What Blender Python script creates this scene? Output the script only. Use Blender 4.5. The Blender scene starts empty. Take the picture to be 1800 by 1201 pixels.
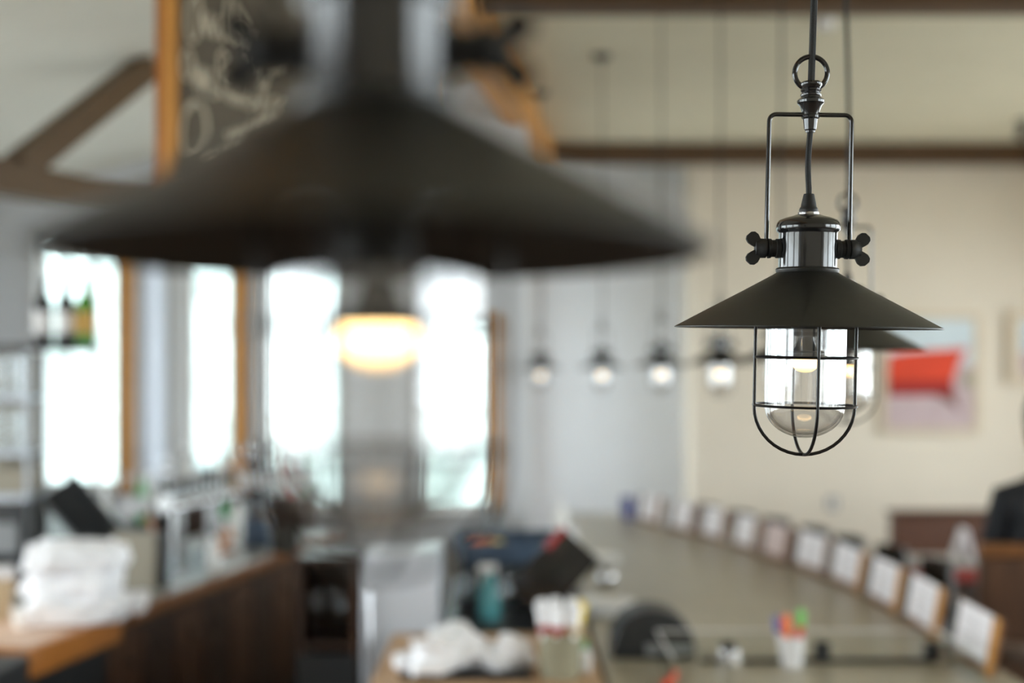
import bpy, math, random
from mathutils import Vector, Matrix, noise

# ------------------------------------------------------------------ camera
S = bpy.context.scene
COL = S.collection
R = math.radians
F, CX, HZ, EYE = 2200.0, 900.0, 665.0, 1.80      # focal length in pixels, horizon row, eye height

cam = bpy.data.cameras.new('camera')
cam.sensor_width = 36.0
cam.lens = 36.0 * F / 1800.0
cam.shift_y = (HZ - 600.5) / 1800.0
cam.clip_start = 0.02
cam.dof.use_dof = True
cam.dof.focus_distance = 1.42
cam.dof.aperture_fstop = 1.75
cam_o = bpy.data.objects.new('camera', cam)
cam_o.location = (0, 0, EYE)
cam_o.rotation_euler = (R(90), 0, 0)
COL.objects.link(cam_o)
S.camera = cam_o

# ------------------------------------------------------------------ daylight
W = bpy.data.worlds.new('sky')
S.world = W
W.use_nodes = True
bg = W.node_tree.nodes['Background']
bg.inputs[0].default_value = (0.90, 0.96, 1.0, 1)
bg.inputs[1].default_value = 9.2

vs = S.view_settings
vs.view_transform = 'Standard'
vs.look = 'None'
vs.gamma = 1.0
vs.use_curve_mapping = False
vs.exposure = 0.0
S.cycles.use_denoising = True
S.cycles.transparent_max_bounces = 32
S.cycles.max_bounces = 8
S.cycles.diffuse_bounces = 6
S.cycles.glossy_bounces = 6
S.cycles.sample_clamp_indirect = 12.0
S.cycles.caustics_reflective = False
S.cycles.caustics_refractive = False


def portal(loc, rot, sx, sy):
    l = bpy.data.lights.new('window_daylight', 'AREA')
    l.shape = 'RECTANGLE'
    l.size, l.size_y = sx, sy
    l.cycles.is_portal = True
    o = bpy.data.objects.new('window_daylight', l)
    o.location = loc
    o.rotation_euler = rot
    COL.objects.link(o)


# ------------------------------------------------------------------ helpers
def at(px, py, Y):
    return Vector(((px - CX) / F * Y, Y, EYE - (py - HZ) / F * Y))


def onz(px, py, z):
    return at(px, py, F * (EYE - z) / (py - HZ))


def srgb(r, g, b):
    f = lambda c: (c / 255 / 12.92) if c / 255 <= 0.04045 else ((c / 255 + 0.055) / 1.055) ** 2.4
    return (f(r), f(g), f(b), 1)


MATS = {}


def mat(name, col, rough=0.6, metal=0.0, noise_amt=0.0, scale=8.0, spec=0.5, bump=0.0, stretch=(1, 1, 1), trans=0.0):
    m = bpy.data.materials.new(name)
    m.use_nodes = True
    nt = m.node_tree
    b = nt.nodes['Principled BSDF']
    b.inputs['Base Color'].default_value = col
    b.inputs['Roughness'].default_value = rough
    b.inputs['Metallic'].default_value = metal
    b.inputs['Specular IOR Level'].default_value = spec
    if noise_amt or bump:
        tc = nt.nodes.new('ShaderNodeTexCoord')
        mp = nt.nodes.new('ShaderNodeMapping')
        mp.inputs['Scale'].default_value = stretch
        nz = nt.nodes.new('ShaderNodeTexNoise')
        nz.inputs['Scale'].default_value = scale
        nz.inputs['Detail'].default_value = 6
        nt.links.new(tc.outputs['Object'], mp.inputs[0])
        nt.links.new(mp.outputs[0], nz.inputs['Vector'])
        if noise_amt:
            rp = nt.nodes.new('ShaderNodeValToRGB')
            a = 1 - noise_amt
            rp.color_ramp.elements[0].position = 0.3
            rp.color_ramp.elements[1].position = 0.7
            rp.color_ramp.elements[0].color = (col[0] * a, col[1] * a, col[2] * a, 1)
            rp.color_ramp.elements[1].color = (min(1, col[0] * (1 + noise_amt)), min(1, col[1] * (1 + noise_amt)),
                                               min(1, col[2] * (1 + noise_amt)), 1)
            nt.links.new(nz.outputs['Fac'], rp.inputs[0])
            nt.links.new(rp.outputs[0], b.inputs['Base Color'])
        if bump:
            bp = nt.nodes.new('ShaderNodeBump')
            bp.inputs['Strength'].default_value = bump
            bp.inputs['Distance'].default_value = 0.01
            nt.links.new(nz.outputs['Fac'], bp.inputs['Height'])
            nt.links.new(bp.outputs[0], b.inputs['Normal'])
    MATS[name] = m
    return m


def emis(name, col, strength):
    m = bpy.data.materials.new(name)
    m.use_nodes = True
    nt = m.node_tree
    nt.nodes.clear()
    e = nt.nodes.new('ShaderNodeEmission')
    e.inputs[0].default_value = col
    e.inputs[1].default_value = strength
    o = nt.nodes.new('ShaderNodeOutputMaterial')
    nt.links.new(e.outputs[0], o.inputs[0])
    MATS[name] = m
    return m


def thin_glass(name, tint=(1, 1, 1, 1), f0=0.04, rough=0.0, power=5.0):
    """clear glass wall: Schlick reflection over a straight view through"""
    m = bpy.data.materials.new(name)
    m.use_nodes = True
    nt = m.node_tree
    nt.nodes.clear()
    lw = nt.nodes.new('ShaderNodeLayerWeight')
    lw.inputs['Blend'].default_value = 0.5
    pw = nt.nodes.new('ShaderNodeMath'); pw.operation = 'POWER'
    pw.inputs[1].default_value = power
    ma = nt.nodes.new('ShaderNodeMath'); ma.operation = 'MULTIPLY_ADD'
    ma.inputs[1].default_value = 1 - f0
    ma.inputs[2].default_value = f0
    tr = nt.nodes.new('ShaderNodeBsdfTransparent'); tr.inputs[0].default_value = tint
    gl = nt.nodes.new('ShaderNodeBsdfGlossy'); gl.inputs['Roughness'].default_value = rough
    mx = nt.nodes.new('ShaderNodeMixShader')
    o = nt.nodes.new('ShaderNodeOutputMaterial')
    L = nt.links.new
    L(lw.outputs['Facing'], pw.inputs[0]); L(pw.outputs[0], ma.inputs[0])
    L(ma.outputs[0], mx.inputs[0]); L(tr.outputs[0], mx.inputs[1]); L(gl.outputs[0], mx.inputs[2])
    L(mx.outputs[0], o.inputs[0])
    MATS[name] = m
    return m


class MB:
    def __init__(s):
        s.v, s.f = [], []

    def add(s, vs_, fs, M=None):
        n = len(s.v)
        s.v += [tuple(M @ Vector(v)) if M else tuple(v) for v in vs_]
        s.f += [tuple(i + n for i in f) for f in fs]
        return s

    def box(s, a, b, M=None):
        (x0, y0, z0), (x1, y1, z1) = a, b
        vs_ = [(x, y, z) for z in (z0, z1) for y in (y0, y1) for x in (x0, x1)]
        return s.add(vs_, [(0, 2, 3, 1), (4, 5, 7, 6), (0, 1, 5, 4), (2, 6, 7, 3), (0, 4, 6, 2), (1, 3, 7, 5)], M)

    def beam(s, p, q, w, h, up=(0, 0, 1)):
        p, q = Vector(p), Vector(q)
        y = (q - p).normalized()
        x = y.cross(Vector(up)).normalized()
        z = x.cross(y)
        vs_ = [c + x * (i * w / 2) + z * (k * h / 2) for c in (p, q) for k in (-1, 1) for i in (-1, 1)]
        return s.add(vs_, [(0, 1, 3, 2), (4, 6, 7, 5), (0, 4, 5, 1), (2, 3, 7, 6), (0, 2, 6, 4), (1, 5, 7, 3)])

    def lathe(s, prof, seg=32, M=None, closed=False):
        vs_, fs = [], []
        n = len(prof)
        for (r, z) in prof:
            for k in range(seg):
                a = 2 * math.pi * k / seg
                vs_.append((r * math.cos(a), r * math.sin(a), z))
        for i in range(n if closed else n - 1):
            j = (i + 1) % n
            for k in range(seg):
                l = (k + 1) % seg
                fs.append((i * seg + k, i * seg + l, j * seg + l, j * seg + k))
        if not closed:
            if prof[0][0] > 1e-5:
                fs.append(tuple(range(seg))[::-1])
            if prof[-1][0] > 1e-5:
                fs.append(tuple(range((n - 1) * seg, n * seg)))
        return s.add(vs_, fs, M)

    def tube(s, path, r, seg=8, closed=False, M=None):
        path = [Vector(p) for p in path]
        n = len(path)
        rr = r if isinstance(r, (list, tuple)) else [r] * n
        vs_, fs = [], []
        prev = None
        for i, p in enumerate(path):
            if closed:
                t = path[(i + 1) % n] - path[i - 1]
            else:
                t = path[min(i + 1, n - 1)] - path[max(i - 1, 0)]
            t.normalize()
            if prev is None:
                u = t.orthogonal().normalized()
            else:
                u = (prev - t * prev.dot(t))
                u = u.normalized() if u.length > 1e-6 else t.orthogonal().normalized()
            prev = u
            w = t.cross(u)
            for k in range(seg):
                a = 2 * math.pi * k / seg
                vs_.append(p + (u * math.cos(a) + w * math.sin(a)) * rr[i])
        for i in range(n if closed else n - 1):
            j = (i + 1) % n
            for k in range(seg):
                l = (k + 1) % seg
                fs.append((i * seg + k, i * seg + l, j * seg + l, j * seg + k))
        if not closed:
            fs.append(tuple(range(seg))[::-1])
            fs.append(tuple(range((n - 1) * seg, n * seg)))
        return s.add(vs_, fs, M)

    def prism(s, poly, z0, z1, M=None):
        n = len(poly)
        vs_ = [(x, y, z0) for x, y in poly] + [(x, y, z1) for x, y in poly]
        fs = [tuple(range(n))[::-1], tuple(range(n, 2 * n))]
        fs += [(i, (i + 1) % n, n + (i + 1) % n, n + i) for i in range(n)]
        return s.add(vs_, fs, M)

    def mesh(s, name, m, smooth=True, ang=40):
        me = bpy.data.meshes.new(name)
        me.from_pydata(s.v, [], s.f)
        me.update()
        if smooth:
            for p in me.polygons:
                p.use_smooth = True
            me.set_sharp_from_angle(angle=R(ang))
        if m is not None:
            me.materials.append(MATS[m] if isinstance(m, str) else m)
        return me

    def build(s, name, m, parent=None, smooth=True, bevel=0.0, ang=40):
        return link(name, s.mesh(name, m, smooth, ang), parent, bevel)


def link(name, me, parent=None, bevel=0.0):
    o = bpy.data.objects.new(name, me)
    COL.objects.link(o)
    o.parent = parent
    if bevel:
        b = o.modifiers.new('bevel', 'BEVEL')
        b.width = bevel
        b.segments = 2
        b.limit_method = 'ANGLE'
    return o


def tag(o, label, cat, group=None):
    o['label'] = label
    o['category'] = cat
    if group:
        o['group'] = group
    return o


def thing(name, label, cat, loc=(0, 0, 0), rz=0.0, group=None, rot=None):
    o = bpy.data.objects.new(name, None)
    o.empty_display_size = 0.05
    o.location = loc
    o.rotation_euler = rot if rot else (0, 0, rz)
    COL.objects.link(o)
    return tag(o, label, cat, group)


def struct(o, label=None):
    o['kind'] = 'structure'
    if label:
        o['label'] = label
    return o


def setting(name, loc=(0, 0, 0)):
    o = bpy.data.objects.new(name, None)
    o.location = loc
    COL.objects.link(o)
    return struct(o)


def bx(name, m, a, b, parent=None, bevel=0.0):
    return MB().box(a, b).build(name, m, parent, smooth=bevel > 0, bevel=bevel)


def arc(cx, cz, r, a0, a1, n):
    return [(cx + r * math.cos(R(a0 + (a1 - a0) * i / n)), cz + r * math.sin(R(a0 + (a1 - a0) * i / n))) for i in range(n + 1)]


# ------------------------------------------------------------------ materials
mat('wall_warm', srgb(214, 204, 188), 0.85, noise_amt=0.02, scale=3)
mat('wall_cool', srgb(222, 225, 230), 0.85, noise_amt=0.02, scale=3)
mat('ceiling_cream', srgb(200, 193, 170), 0.8, noise_amt=0.03, scale=3)
mat('ceiling_white', srgb(222, 219, 208), 0.8, noise_amt=0.03, scale=3)
mat('beam_wood', srgb(86, 63, 32), 0.55, noise_amt=0.25, scale=5, stretch=(1, 8, 8))
mat('beam_dark', srgb(76, 52, 24), 0.6, noise_amt=0.25, scale=5, stretch=(1, 8, 8))
mat('oak', srgb(206, 146, 72), 0.45, noise_amt=0.18, scale=6, stretch=(10, 10, 1))
mat('trim_dark', srgb(118, 74, 34), 0.45, noise_amt=0.2, scale=6, stretch=(8, 1, 8))
mat('board_wood', srgb(132, 86, 44), 0.5, noise_amt=0.2, scale=6, stretch=(1, 8, 8))
mat('tan_board', srgb(190, 154, 116), 0.5, noise_amt=0.12, scale=6, stretch=(8, 1, 1))
mat('fridge_white', srgb(206, 210, 218), 0.3, noise_amt=0.03, scale=4)
mat('white_trim', srgb(224, 224, 222), 0.5, noise_amt=0.02, scale=4)
mat('oak_edge', srgb(176, 112, 50), 0.45, noise_amt=0.2, scale=6, stretch=(8, 1, 8))
mat('walnut', srgb(56, 38, 27), 0.4, noise_amt=0.25, scale=5, stretch=(8, 8, 1))
mat('walnut_warm', srgb(78, 50, 30), 0.45, noise_amt=0.25, scale=5, stretch=(8, 8, 1))
mat('floor_wood', srgb(96, 74, 56), 0.5, noise_amt=0.25, scale=4, stretch=(1, 8, 1))
mat('floor_gap', srgb(40, 30, 24), 0.8, noise_amt=0.1)
mat('concrete', srgb(166, 158, 138), 0.32, noise_amt=0.06, scale=6)
mat('stone_grey', srgb(140, 140, 134), 0.35, noise_amt=0.08, scale=7)
mat('pale_wood', srgb(214, 182, 158), 0.5, noise_amt=0.1, scale=6, stretch=(1, 8, 1))
mat('black_satin', (0.0105, 0.0105, 0.009, 1), 0.42, noise_amt=0.25, scale=25, bump=0.04, spec=0.5)
mat('black_gloss', (0.012, 0.012, 0.013, 1), 0.17, noise_amt=0.15, scale=40, spec=0.6)
_b = MATS['black_gloss'].node_tree.nodes['Principled BSDF']
_b.inputs['Coat Weight'].default_value = 0.55
_b.inputs['Coat Roughness'].default_value = 0.06
mat('black_wire', (0.012, 0.011, 0.011, 1), 0.3, metal=0.2, noise_amt=0.2, scale=60)
mat('black_rubber', (0.011, 0.011, 0.011, 1), 0.55, noise_amt=0.2, scale=60)
mat('cord_braid', (0.016, 0.017, 0.018, 1), 0.7, noise_amt=0.5, scale=900)
mat('steel', srgb(190, 192, 194), 0.22, metal=1.0, noise_amt=0.05, scale=10)
mat('steel_brushed', srgb(176, 182, 190), 0.38, metal=0.85, noise_amt=0.06, scale=6, stretch=(1, 1, 12))
mat('chrome', srgb(225, 225, 228), 0.08, metal=1.0, noise_amt=0.02)
mat('ceramic', srgb(242, 240, 236), 0.3, noise_amt=0.03)
mat('white_cloth', srgb(247, 247, 250), 0.9, noise_amt=0.03, scale=20, bump=0.3)
mat('white_paper', srgb(250, 245, 248), 0.8, noise_amt=0.02, scale=5)
mat('pink_paper', srgb(226, 206, 203), 0.8, noise_amt=0.02, scale=5)
mat('ink_grey', srgb(150, 144, 150), 0.8, noise_amt=0.05)
mat('slate', srgb(98, 91, 80), 0.6, noise_amt=0.12, scale=4)
mat('chalk', srgb(206, 198, 180), 0.95, noise_amt=0.15, scale=30)
mat('black_plastic', (0.02, 0.022, 0.024, 1), 0.4, noise_amt=0.1, scale=20)
mat('grey_plastic', srgb(136, 138, 140), 0.45, noise_amt=0.05)
mat('putty', srgb(150, 142, 126), 0.5, noise_amt=0.05, scale=4)
mat('dark_blue', srgb(32, 44, 128), 0.35, noise_amt=0.05)
mat('red_paint', srgb(140, 36, 26), 0.5, noise_amt=0.08)
mat('navy_cloth', srgb(28, 30, 36), 0.9, noise_amt=0.1, scale=40)
mat('jeans', srgb(38, 44, 60), 0.9, noise_amt=0.12, scale=60)
mat('skin', srgb(206, 160, 132), 0.55, noise_amt=0.04, scale=15)
mat('hair', srgb(46, 32, 24), 0.6, noise_amt=0.25, scale=80)
mat('frame_pale', srgb(196, 180, 156), 0.5, noise_amt=0.08, scale=5)
mat('paint_sky', srgb(196, 208, 214), 0.8, noise_amt=0.06, scale=6)
mat('paint_orange', srgb(208, 58, 18), 0.7, noise_amt=0.08, scale=8)
mat('paint_red', srgb(150, 20, 12), 0.7, noise_amt=0.1, scale=8)
mat('paint_pink', srgb(186, 166, 168), 0.8, noise_amt=0.08, scale=7)
mat('paint_brown', srgb(120, 78, 70), 0.8, noise_amt=0.1, scale=8)
mat('paint_olive', srgb(150, 146, 124), 0.8, noise_amt=0.1, scale=8)
mat('wine_dark', srgb(16, 18, 22), 0.12, noise_amt=0.05, spec=0.8)
mat('wine_green', srgb(60, 130, 24), 0.15, noise_amt=0.05, spec=0.8)
mat('amber', srgb(196, 120, 36), 0.15, noise_amt=0.08, spec=0.8)
mat('label_white', srgb(228, 226, 226), 0.7, noise_amt=0.03)
mat('label_gold', srgb(190, 150, 70), 0.6, noise_amt=0.05)
mat('teal', srgb(96, 172, 178), 0.35, noise_amt=0.06)
mat('green_cap', srgb(58, 156, 92), 0.4, noise_amt=0.05)
mat('red_plastic', srgb(170, 42, 46), 0.4, noise_amt=0.05)
mat('orange_plastic', srgb(246, 116, 36), 0.4, noise_amt=0.03)
mat('lime_plastic', srgb(112, 196, 86), 0.4, noise_amt=0.03)
mat('scarlet_plastic', srgb(236, 72, 34), 0.4, noise_amt=0.03)
mat('violet_plastic', srgb(104, 112, 180), 0.4, noise_amt=0.03)
mat('yellow_plastic', srgb(226, 196, 70), 0.4, noise_amt=0.03)
mat('blue_grey', srgb(70, 86, 106), 0.4, noise_amt=0.06)
mat('kraft', srgb(196, 174, 140), 0.8, noise_amt=0.06)
mat('leather', srgb(84, 46, 22), 0.4, noise_amt=0.15, scale=12)
mat('paving', srgb(214, 212, 206), 0.9, noise_amt=0.06, scale=4)
mat('hedge', srgb(182, 196, 192), 0.95, noise_amt=0.25, scale=10, bump=0.4)
mat('blind_fabric', srgb(240, 240, 244), 0.9, noise_amt=0.02)
thin_glass('globe_glass', (0.99, 0.99, 0.99, 1), 0.09, 0.0, 3.2)
thin_glass('pane_glass', (0.97, 0.99, 0.99, 1), 0.04)
thin_glass('cup_glass', (0.93, 0.95, 0.96, 1), 0.06, 0.02, 3.0)
thin_glass('acrylic', (0.96, 0.97, 0.965, 1), 0.05, 0.02)
bm_g = emis('bulb_glow', (1.0, 0.66, 0.28, 1), 2.0)
# the frosted dome is hottest next to the diode board at its top
_nt = bm_g.node_tree
_tc = _nt.nodes.new('ShaderNodeTexCoord'); _sx = _nt.nodes.new('ShaderNodeSeparateXYZ')
_mr = _nt.nodes.new('ShaderNodeMapRange'); _mr.interpolation_type = 'SMOOTHSTEP'
_mr.inputs['From Min'].default_value = -0.0515; _mr.inputs['From Max'].default_value = -0.036
_mr.inputs['To Min'].default_value = 2.2; _mr.inputs['To Max'].default_value = 9.0
_nt.links.new(_tc.outputs['Object'], _sx.inputs[0])
_nt.links.new(_sx.outputs['Z'], _mr.inputs['Value'])
_nt.links.new(_mr.outputs[0], [n_ for n_ in _nt.nodes if n_.type == 'EMISSION'][0].inputs['Strength'])

# ------------------------------------------------------------------ room shell
XL, XR, YN, YB, YF, YE = -4.2, 5.2, -4.0, 9.0, 10.8, 11.4
XC = 0.106                      # corner where the window wall ends
ZC = 3.80
SL = 0.245                       # rise of the sloped ceiling


def slope_z(x, y=0):
    return 2.97 + SL * (x - XL)


def wall_mesh(axis, fixed0, fixed1, a0, a1, z1, holes):
    """box wall along axis with rectangular openings (a, b, z0, z1)"""
    mb = MB()
    holes = sorted(holes)
    cur = a0

    def seg(p, q, za, zb):
        if q - p < 1e-4 or zb - za < 1e-4:
            return
        if axis == 'x':
            mb.box((p, fixed0, za), (q, fixed1, zb))
        else:
            mb.box((fixed0, p, za), (fixed1, q, zb))
    for (p, q, za, zb) in holes:
        seg(cur, p, 0, z1)
        seg(p, q, 0, za)
        seg(p, q, zb, z1)
        cur = q
    seg(cur, a1, 0, z1)
    return mb


def pxX(px, Y):
    return (px - CX) / F * Y


back_w = [(pxX(65, YB), pxX(210, YB), 1.0, 2.80), (pxX(246, YB), pxX(297, YB), 1.0, 2.80),
          (pxX(326, YB), pxX(412, YB), 1.0, 2.75), (pxX(462, YB), pxX(602, YB), 0.86, 2.75),
          (pxX(735, YB), pxX(862, YB), 0.85, 2.23)]
side_l = [(-2.6, -0.6, 0.8, 2.7), (-0.2, 1.8, 0.8, 2.7), (2.2, 4.2, 0.8, 2.7), (4.6, 6.6, 0.8, 2.7)]
side_r = [(-2.6, -0.4, 0.7, 3.1), (0.0, 2.2, 0.7, 3.1), (2.6, 4.8, 0.7, 3.1), (5.2, 7.4, 0.7, 3.1), (7.8, 10.0, 0.7, 3.1)]

fl = setting('floor')
for i in range(48):
    x0 = XL - 0.2 + i * 0.205
    MB().box((x0, YN, -0.05), (x0 + 0.2, YE if x0 > XC - 0.2 else YB, 0.0)).build('plank', 'floor_wood', fl, smooth=False)
MB().box((XL - 0.2, YN - 0.2, -0.12), (XR + 0.2, YB + 0.2, -0.051)).box((XC - 0.2, YB + 0.2, -0.12), (XR + 0.2, YE + 0.2, -0.051)).build('subfloor', 'floor_gap', fl, smooth=False)

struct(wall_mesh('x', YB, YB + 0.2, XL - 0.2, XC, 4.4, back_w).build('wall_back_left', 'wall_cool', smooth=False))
side_n = [(9.4, 11.1, 0.5, 2.8)]
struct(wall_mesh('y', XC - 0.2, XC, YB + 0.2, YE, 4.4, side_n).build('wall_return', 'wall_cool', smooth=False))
XS = 1.56
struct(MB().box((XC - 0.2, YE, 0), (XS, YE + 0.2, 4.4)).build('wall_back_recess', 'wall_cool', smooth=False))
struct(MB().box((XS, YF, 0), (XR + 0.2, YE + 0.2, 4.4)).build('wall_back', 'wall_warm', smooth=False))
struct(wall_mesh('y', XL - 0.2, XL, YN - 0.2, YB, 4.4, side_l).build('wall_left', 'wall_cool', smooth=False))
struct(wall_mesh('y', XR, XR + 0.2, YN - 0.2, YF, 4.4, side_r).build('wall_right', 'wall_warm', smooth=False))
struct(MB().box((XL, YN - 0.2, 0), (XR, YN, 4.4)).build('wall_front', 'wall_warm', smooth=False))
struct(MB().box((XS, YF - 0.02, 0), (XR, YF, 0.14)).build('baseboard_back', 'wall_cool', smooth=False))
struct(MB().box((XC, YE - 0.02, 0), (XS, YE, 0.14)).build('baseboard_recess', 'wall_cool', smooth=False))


def window(n, axis, fixed, a, b, z0, z1, wood, inward, cols=1, rows=1, casing=0.07, blind=False, left='white_trim', right='oak', cright=None):
    """fixed: inner wall face; inward: +1/-1 direction into the room along the wall normal"""
    o = setting('window_%d' % n)

    def B(a0, d0, za, a1, d1, zb):
        lo, hi = fixed + min(d0, d1), fixed + max(d0, d1)
        return ((a0, lo, za), (a1, hi, zb)) if axis == 'x' else ((lo, a0, za), (hi, a1, zb))
    d = inward
    fr = MB()
    t = 0.045
    for s in [(a, z0, a + t, z1), (b - t, z0, b, z1), (a, z0, b, z0 + t), (a, z1 - t, b, z1)]:
        fr.box(*B(s[0], -d * 0.12, s[1], s[2], -d * 0.05, s[3]))
    for c in range(1, cols):
        x = a + (b - a) * c / cols
        fr.box(*B(x - 0.018, -d * 0.11, z0, x + 0.018, -d * 0.06, z1))
    for r_ in range(1, rows):
        z = z0 + (z1 - z0) * r_ / rows
        fr.box(*B(a, -d * 0.11, z - 0.015, b, -d * 0.06, z + 0.015))
    fr.build('sash', wood, o, smooth=False)
    cs = MB()
    MB().box(*B(a - casing, 0.0, z0 - casing, a, d * 0.03, z1 + casing)).build('casing', left, o, smooth=False)
    cw = cright or casing
    MB().box(*B(b, 0.0, z0 - casing, b + cw, d * 0.035, z1 + casing)).build('casing', right, o, smooth=False)
    cs.box(*B(a, 0.0, z1, b, d * 0.03, z1 + casing))
    cs.box(*B(a, 0.0, z0 - casing, b, d * 0.05, z0))
    cs.build('casing', left, o, smooth=False)
    for c in range(cols):
        for r_ in range(rows):
            x0 = a + (b - a) * c / cols; x1 = a + (b - a) * (c + 1) / cols
            za = z0 + (z1 - z0) * r_ / rows; zb = z0 + (z1 - z0) * (r_ + 1) / rows
            MB().box(*B(x0 + 0.01, -d * 0.088, za + 0.01, x1 - 0.01, -d * 0.082, zb - 0.01)).build('pane', 'pane_glass', o, smooth=False)
    if blind:
        MB().box(*B(a + 0.01, -d * 0.045, z0 + 0.01, b - 0.01, -d * 0.04, z1 - 0.01)).build('roller_blind', 'blind_fabric', o, smooth=False)
    w_, h_ = b - a, z1 - z0
    m = (a + b) / 2
    zz = (z0 + z1) / 2
    off = fixed - d * 0.19
    if axis == 'x':
        portal((m, off, zz), (R(-90), 0, 0), w_, h_) if d < 0 else portal((m, off, zz), (R(90), 0, 0), w_, h_)
    else:
        portal((off, m, zz), (R(90), 0, R(-90)), w_, h_) if d > 0 else portal((off, m, zz), (R(90), 0, R(90)), w_, h_)
    return o


# translucent blind
bm_ = MATS['blind_fabric'].node_tree
b_ = bm_.nodes['Principled BSDF']
tl = bm_.nodes.new('ShaderNodeBsdfTranslucent'); tl.inputs[0].default_value = srgb(236, 238, 244)
mxs = bm_.nodes.new('ShaderNodeMixShader'); mxs.inputs[0].default_value = 0.45
bm_.links.new(b_.outputs[0], mxs.inputs[1]); bm_.links.new(tl.outputs[0], mxs.inputs[2])
bm_.links.new(mxs.outputs[0], bm_.nodes['Material Output'].inputs[0])

n = 1
for i, (a, b, z0, z1) in enumerate(back_w):
    window(n, 'x', YB, a, b, z0, z1, 'white_trim', -1, cols=(3, 1, 1, 2, 1)[i], rows=(1, 1, 1, 1, 2)[i], casing=0.035,
           blind=(i == 1), right=('oak', 'white_trim', 'oak', 'white_trim', 'oak')[i], cright=(0.12, 0.035, 0.11, 0.04, 0.07)[i])
    n += 1
for (a, b, z0, z1) in side_l:
    window(n, 'y', XL, a, b, z0, z1, 'oak', 1, cols=2); n += 1
for (a, b, z0, z1) in side_n:
    window(n, 'y', XC, a, b, z0, z1, 'oak', 1, cols=2); n += 1
for (a, b, z0, z1) in side_r:
    window(n, 'y', XR, a, b, z0, z1, 'oak', -1, cols=2); n += 1

# ceilings -----------------------------------------------------------
jd = Vector((0.121, 1.0, 0)).normalized()           # the ridge beam's run


def ridge_x(y):
    return -0.216 + 0.121 * (y - 6.8)


cl_ = setting('ceiling')
fy = YN
# flat right side: boards across the room
while fy < YE:
    x0 = ridge_x(fy + 0.12) if fy + 0.25 < YB else XC - 0.2
    MB().box((x0, fy, ZC), (XR + 0.1, fy + 0.243, ZC + 0.03)).build('plank', 'ceiling_cream', cl_, smooth=False)
    fy += 0.25
MB().prism([(ridge_x(YN - 0.2), YN - 0.2), (XR + 0.2, YN - 0.2), (XR + 0.2, YE + 0.2), (ridge_x(YE + 0.2), YE + 0.2)], ZC + 0.031, ZC + 0.06).box((XC - 0.2, YB, ZC + 0.061), (1.0, YE + 0.2, ZC + 0.09)).build('ceiling_deck', 'beam_dark', cl_, smooth=False)

sl_ = setting('ceiling_slope')
pd = Vector((0.93, -0.36, 0)).normalized()
nd = Vector((0.36, 0.93, 0)).normalized()
for i in range(-4, 62):
    # each board runs along pd, laid side by side along nd
    pts = []
    for e in (0, 1):
        for s_ in (0, 1):
            o_ = nd * ((i + s_ * 0.965) * 0.2)
            # intersect with x = XL-0.1 and the ridge line
            if e == 0:
                t = (XL - 0.1 - o_.x) / pd.x
            else:
                # x = -0.216+0.121*(y-6.8)
                t = (-0.216 + 0.121 * (o_.y - 6.8) + 0.04 - o_.x) / (pd.x - 0.121 * pd.y)
            p = o_ + pd * t
            pts.append(p)
    if min(p.y for p in pts) > YB:
        continue
    if max(p.y for p in pts) < YN - 0.5:
        continue
    vs_ = []
    for dz in (0.0, 0.03):
        for p in pts:
            vs_.append((p.x, p.y, slope_z(p.x) + dz))
    MB().add(vs_, [(0, 2, 3, 1), (4, 5, 7, 6), (0, 1, 5, 4), (2, 6, 7, 3), (0, 4, 6, 2), (1, 3, 7, 5)]).build('plank', 'ceiling_white', sl_, smooth=False)
mb = MB()
vs_ = [(XL - 0.2, YN, slope_z(XL - .2) + .04), (0.6, YN, slope_z(0.6) + .04), (0.6, YB + 0.2, slope_z(0.6) + .04), (XL - .2, YB + 0.2, slope_z(XL - .2) + .04)]
vs_ += [(x, y, z + 0.03) for x, y, z in vs_]
mb.add(vs_, [(3, 2, 1, 0), (4, 5, 6, 7), (0, 1, 5, 4), (1, 2, 6, 5), (2, 3, 7, 6), (3, 0, 4, 7)]).build('ceiling_deck', 'beam_dark', sl_, smooth=False)

# beams
p0, p1 = Vector((ridge_x(-3.9), -3.9, ZC - 0.02)), Vector((ridge_x(10.9) , 10.9, ZC - 0.02))
tag(MB().beam(p0, p1, 0.2, 0.34).build('ceiling_beam', 'oak', smooth=False), 'long orange wooden beam running away under the ceiling left of the row of lamps', 'beam')
tag(MB().beam((ridge_x(6.4) + .1, 6.4, 3.76), (XR, 6.4, 3.76), 0.2, 0.16).build('ceiling_beam', 'beam_dark', smooth=False), 'dark brown cross beam along the top edge of the picture', 'beam')
tag(MB().beam((0.32, 10.7, 3.72), (XR, 10.7, 3.72), 0.18, 0.17).build('ceiling_beam', 'beam_dark', smooth=False), 'dark brown beam where the far wall meets the ceiling, behind the lamp cords', 'beam')
tdir = Vector((0.36, 0.93, 0))
tb = Vector((-2.31, 5.85, 2.72))
tag(MB().beam(tb - tdir * 3.5, tb + tdir * 3.25, 0.15, 0.15).build('tie_beam', 'beam_wood', smooth=False), 'brown timber tie beam running level at the upper left', 'beam')
br0 = tb + Vector((0, 0, 0.06))
br1 = br0 + (tdir * 1.04 + Vector((0, 0, 0.76))) * 0.92
tag(MB().beam(br0, br1, 0.12, 0.13).build('diagonal_brace', 'beam_wood', smooth=False), 'diagonal brown timber brace rising to the right at the upper left', 'beam')

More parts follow.
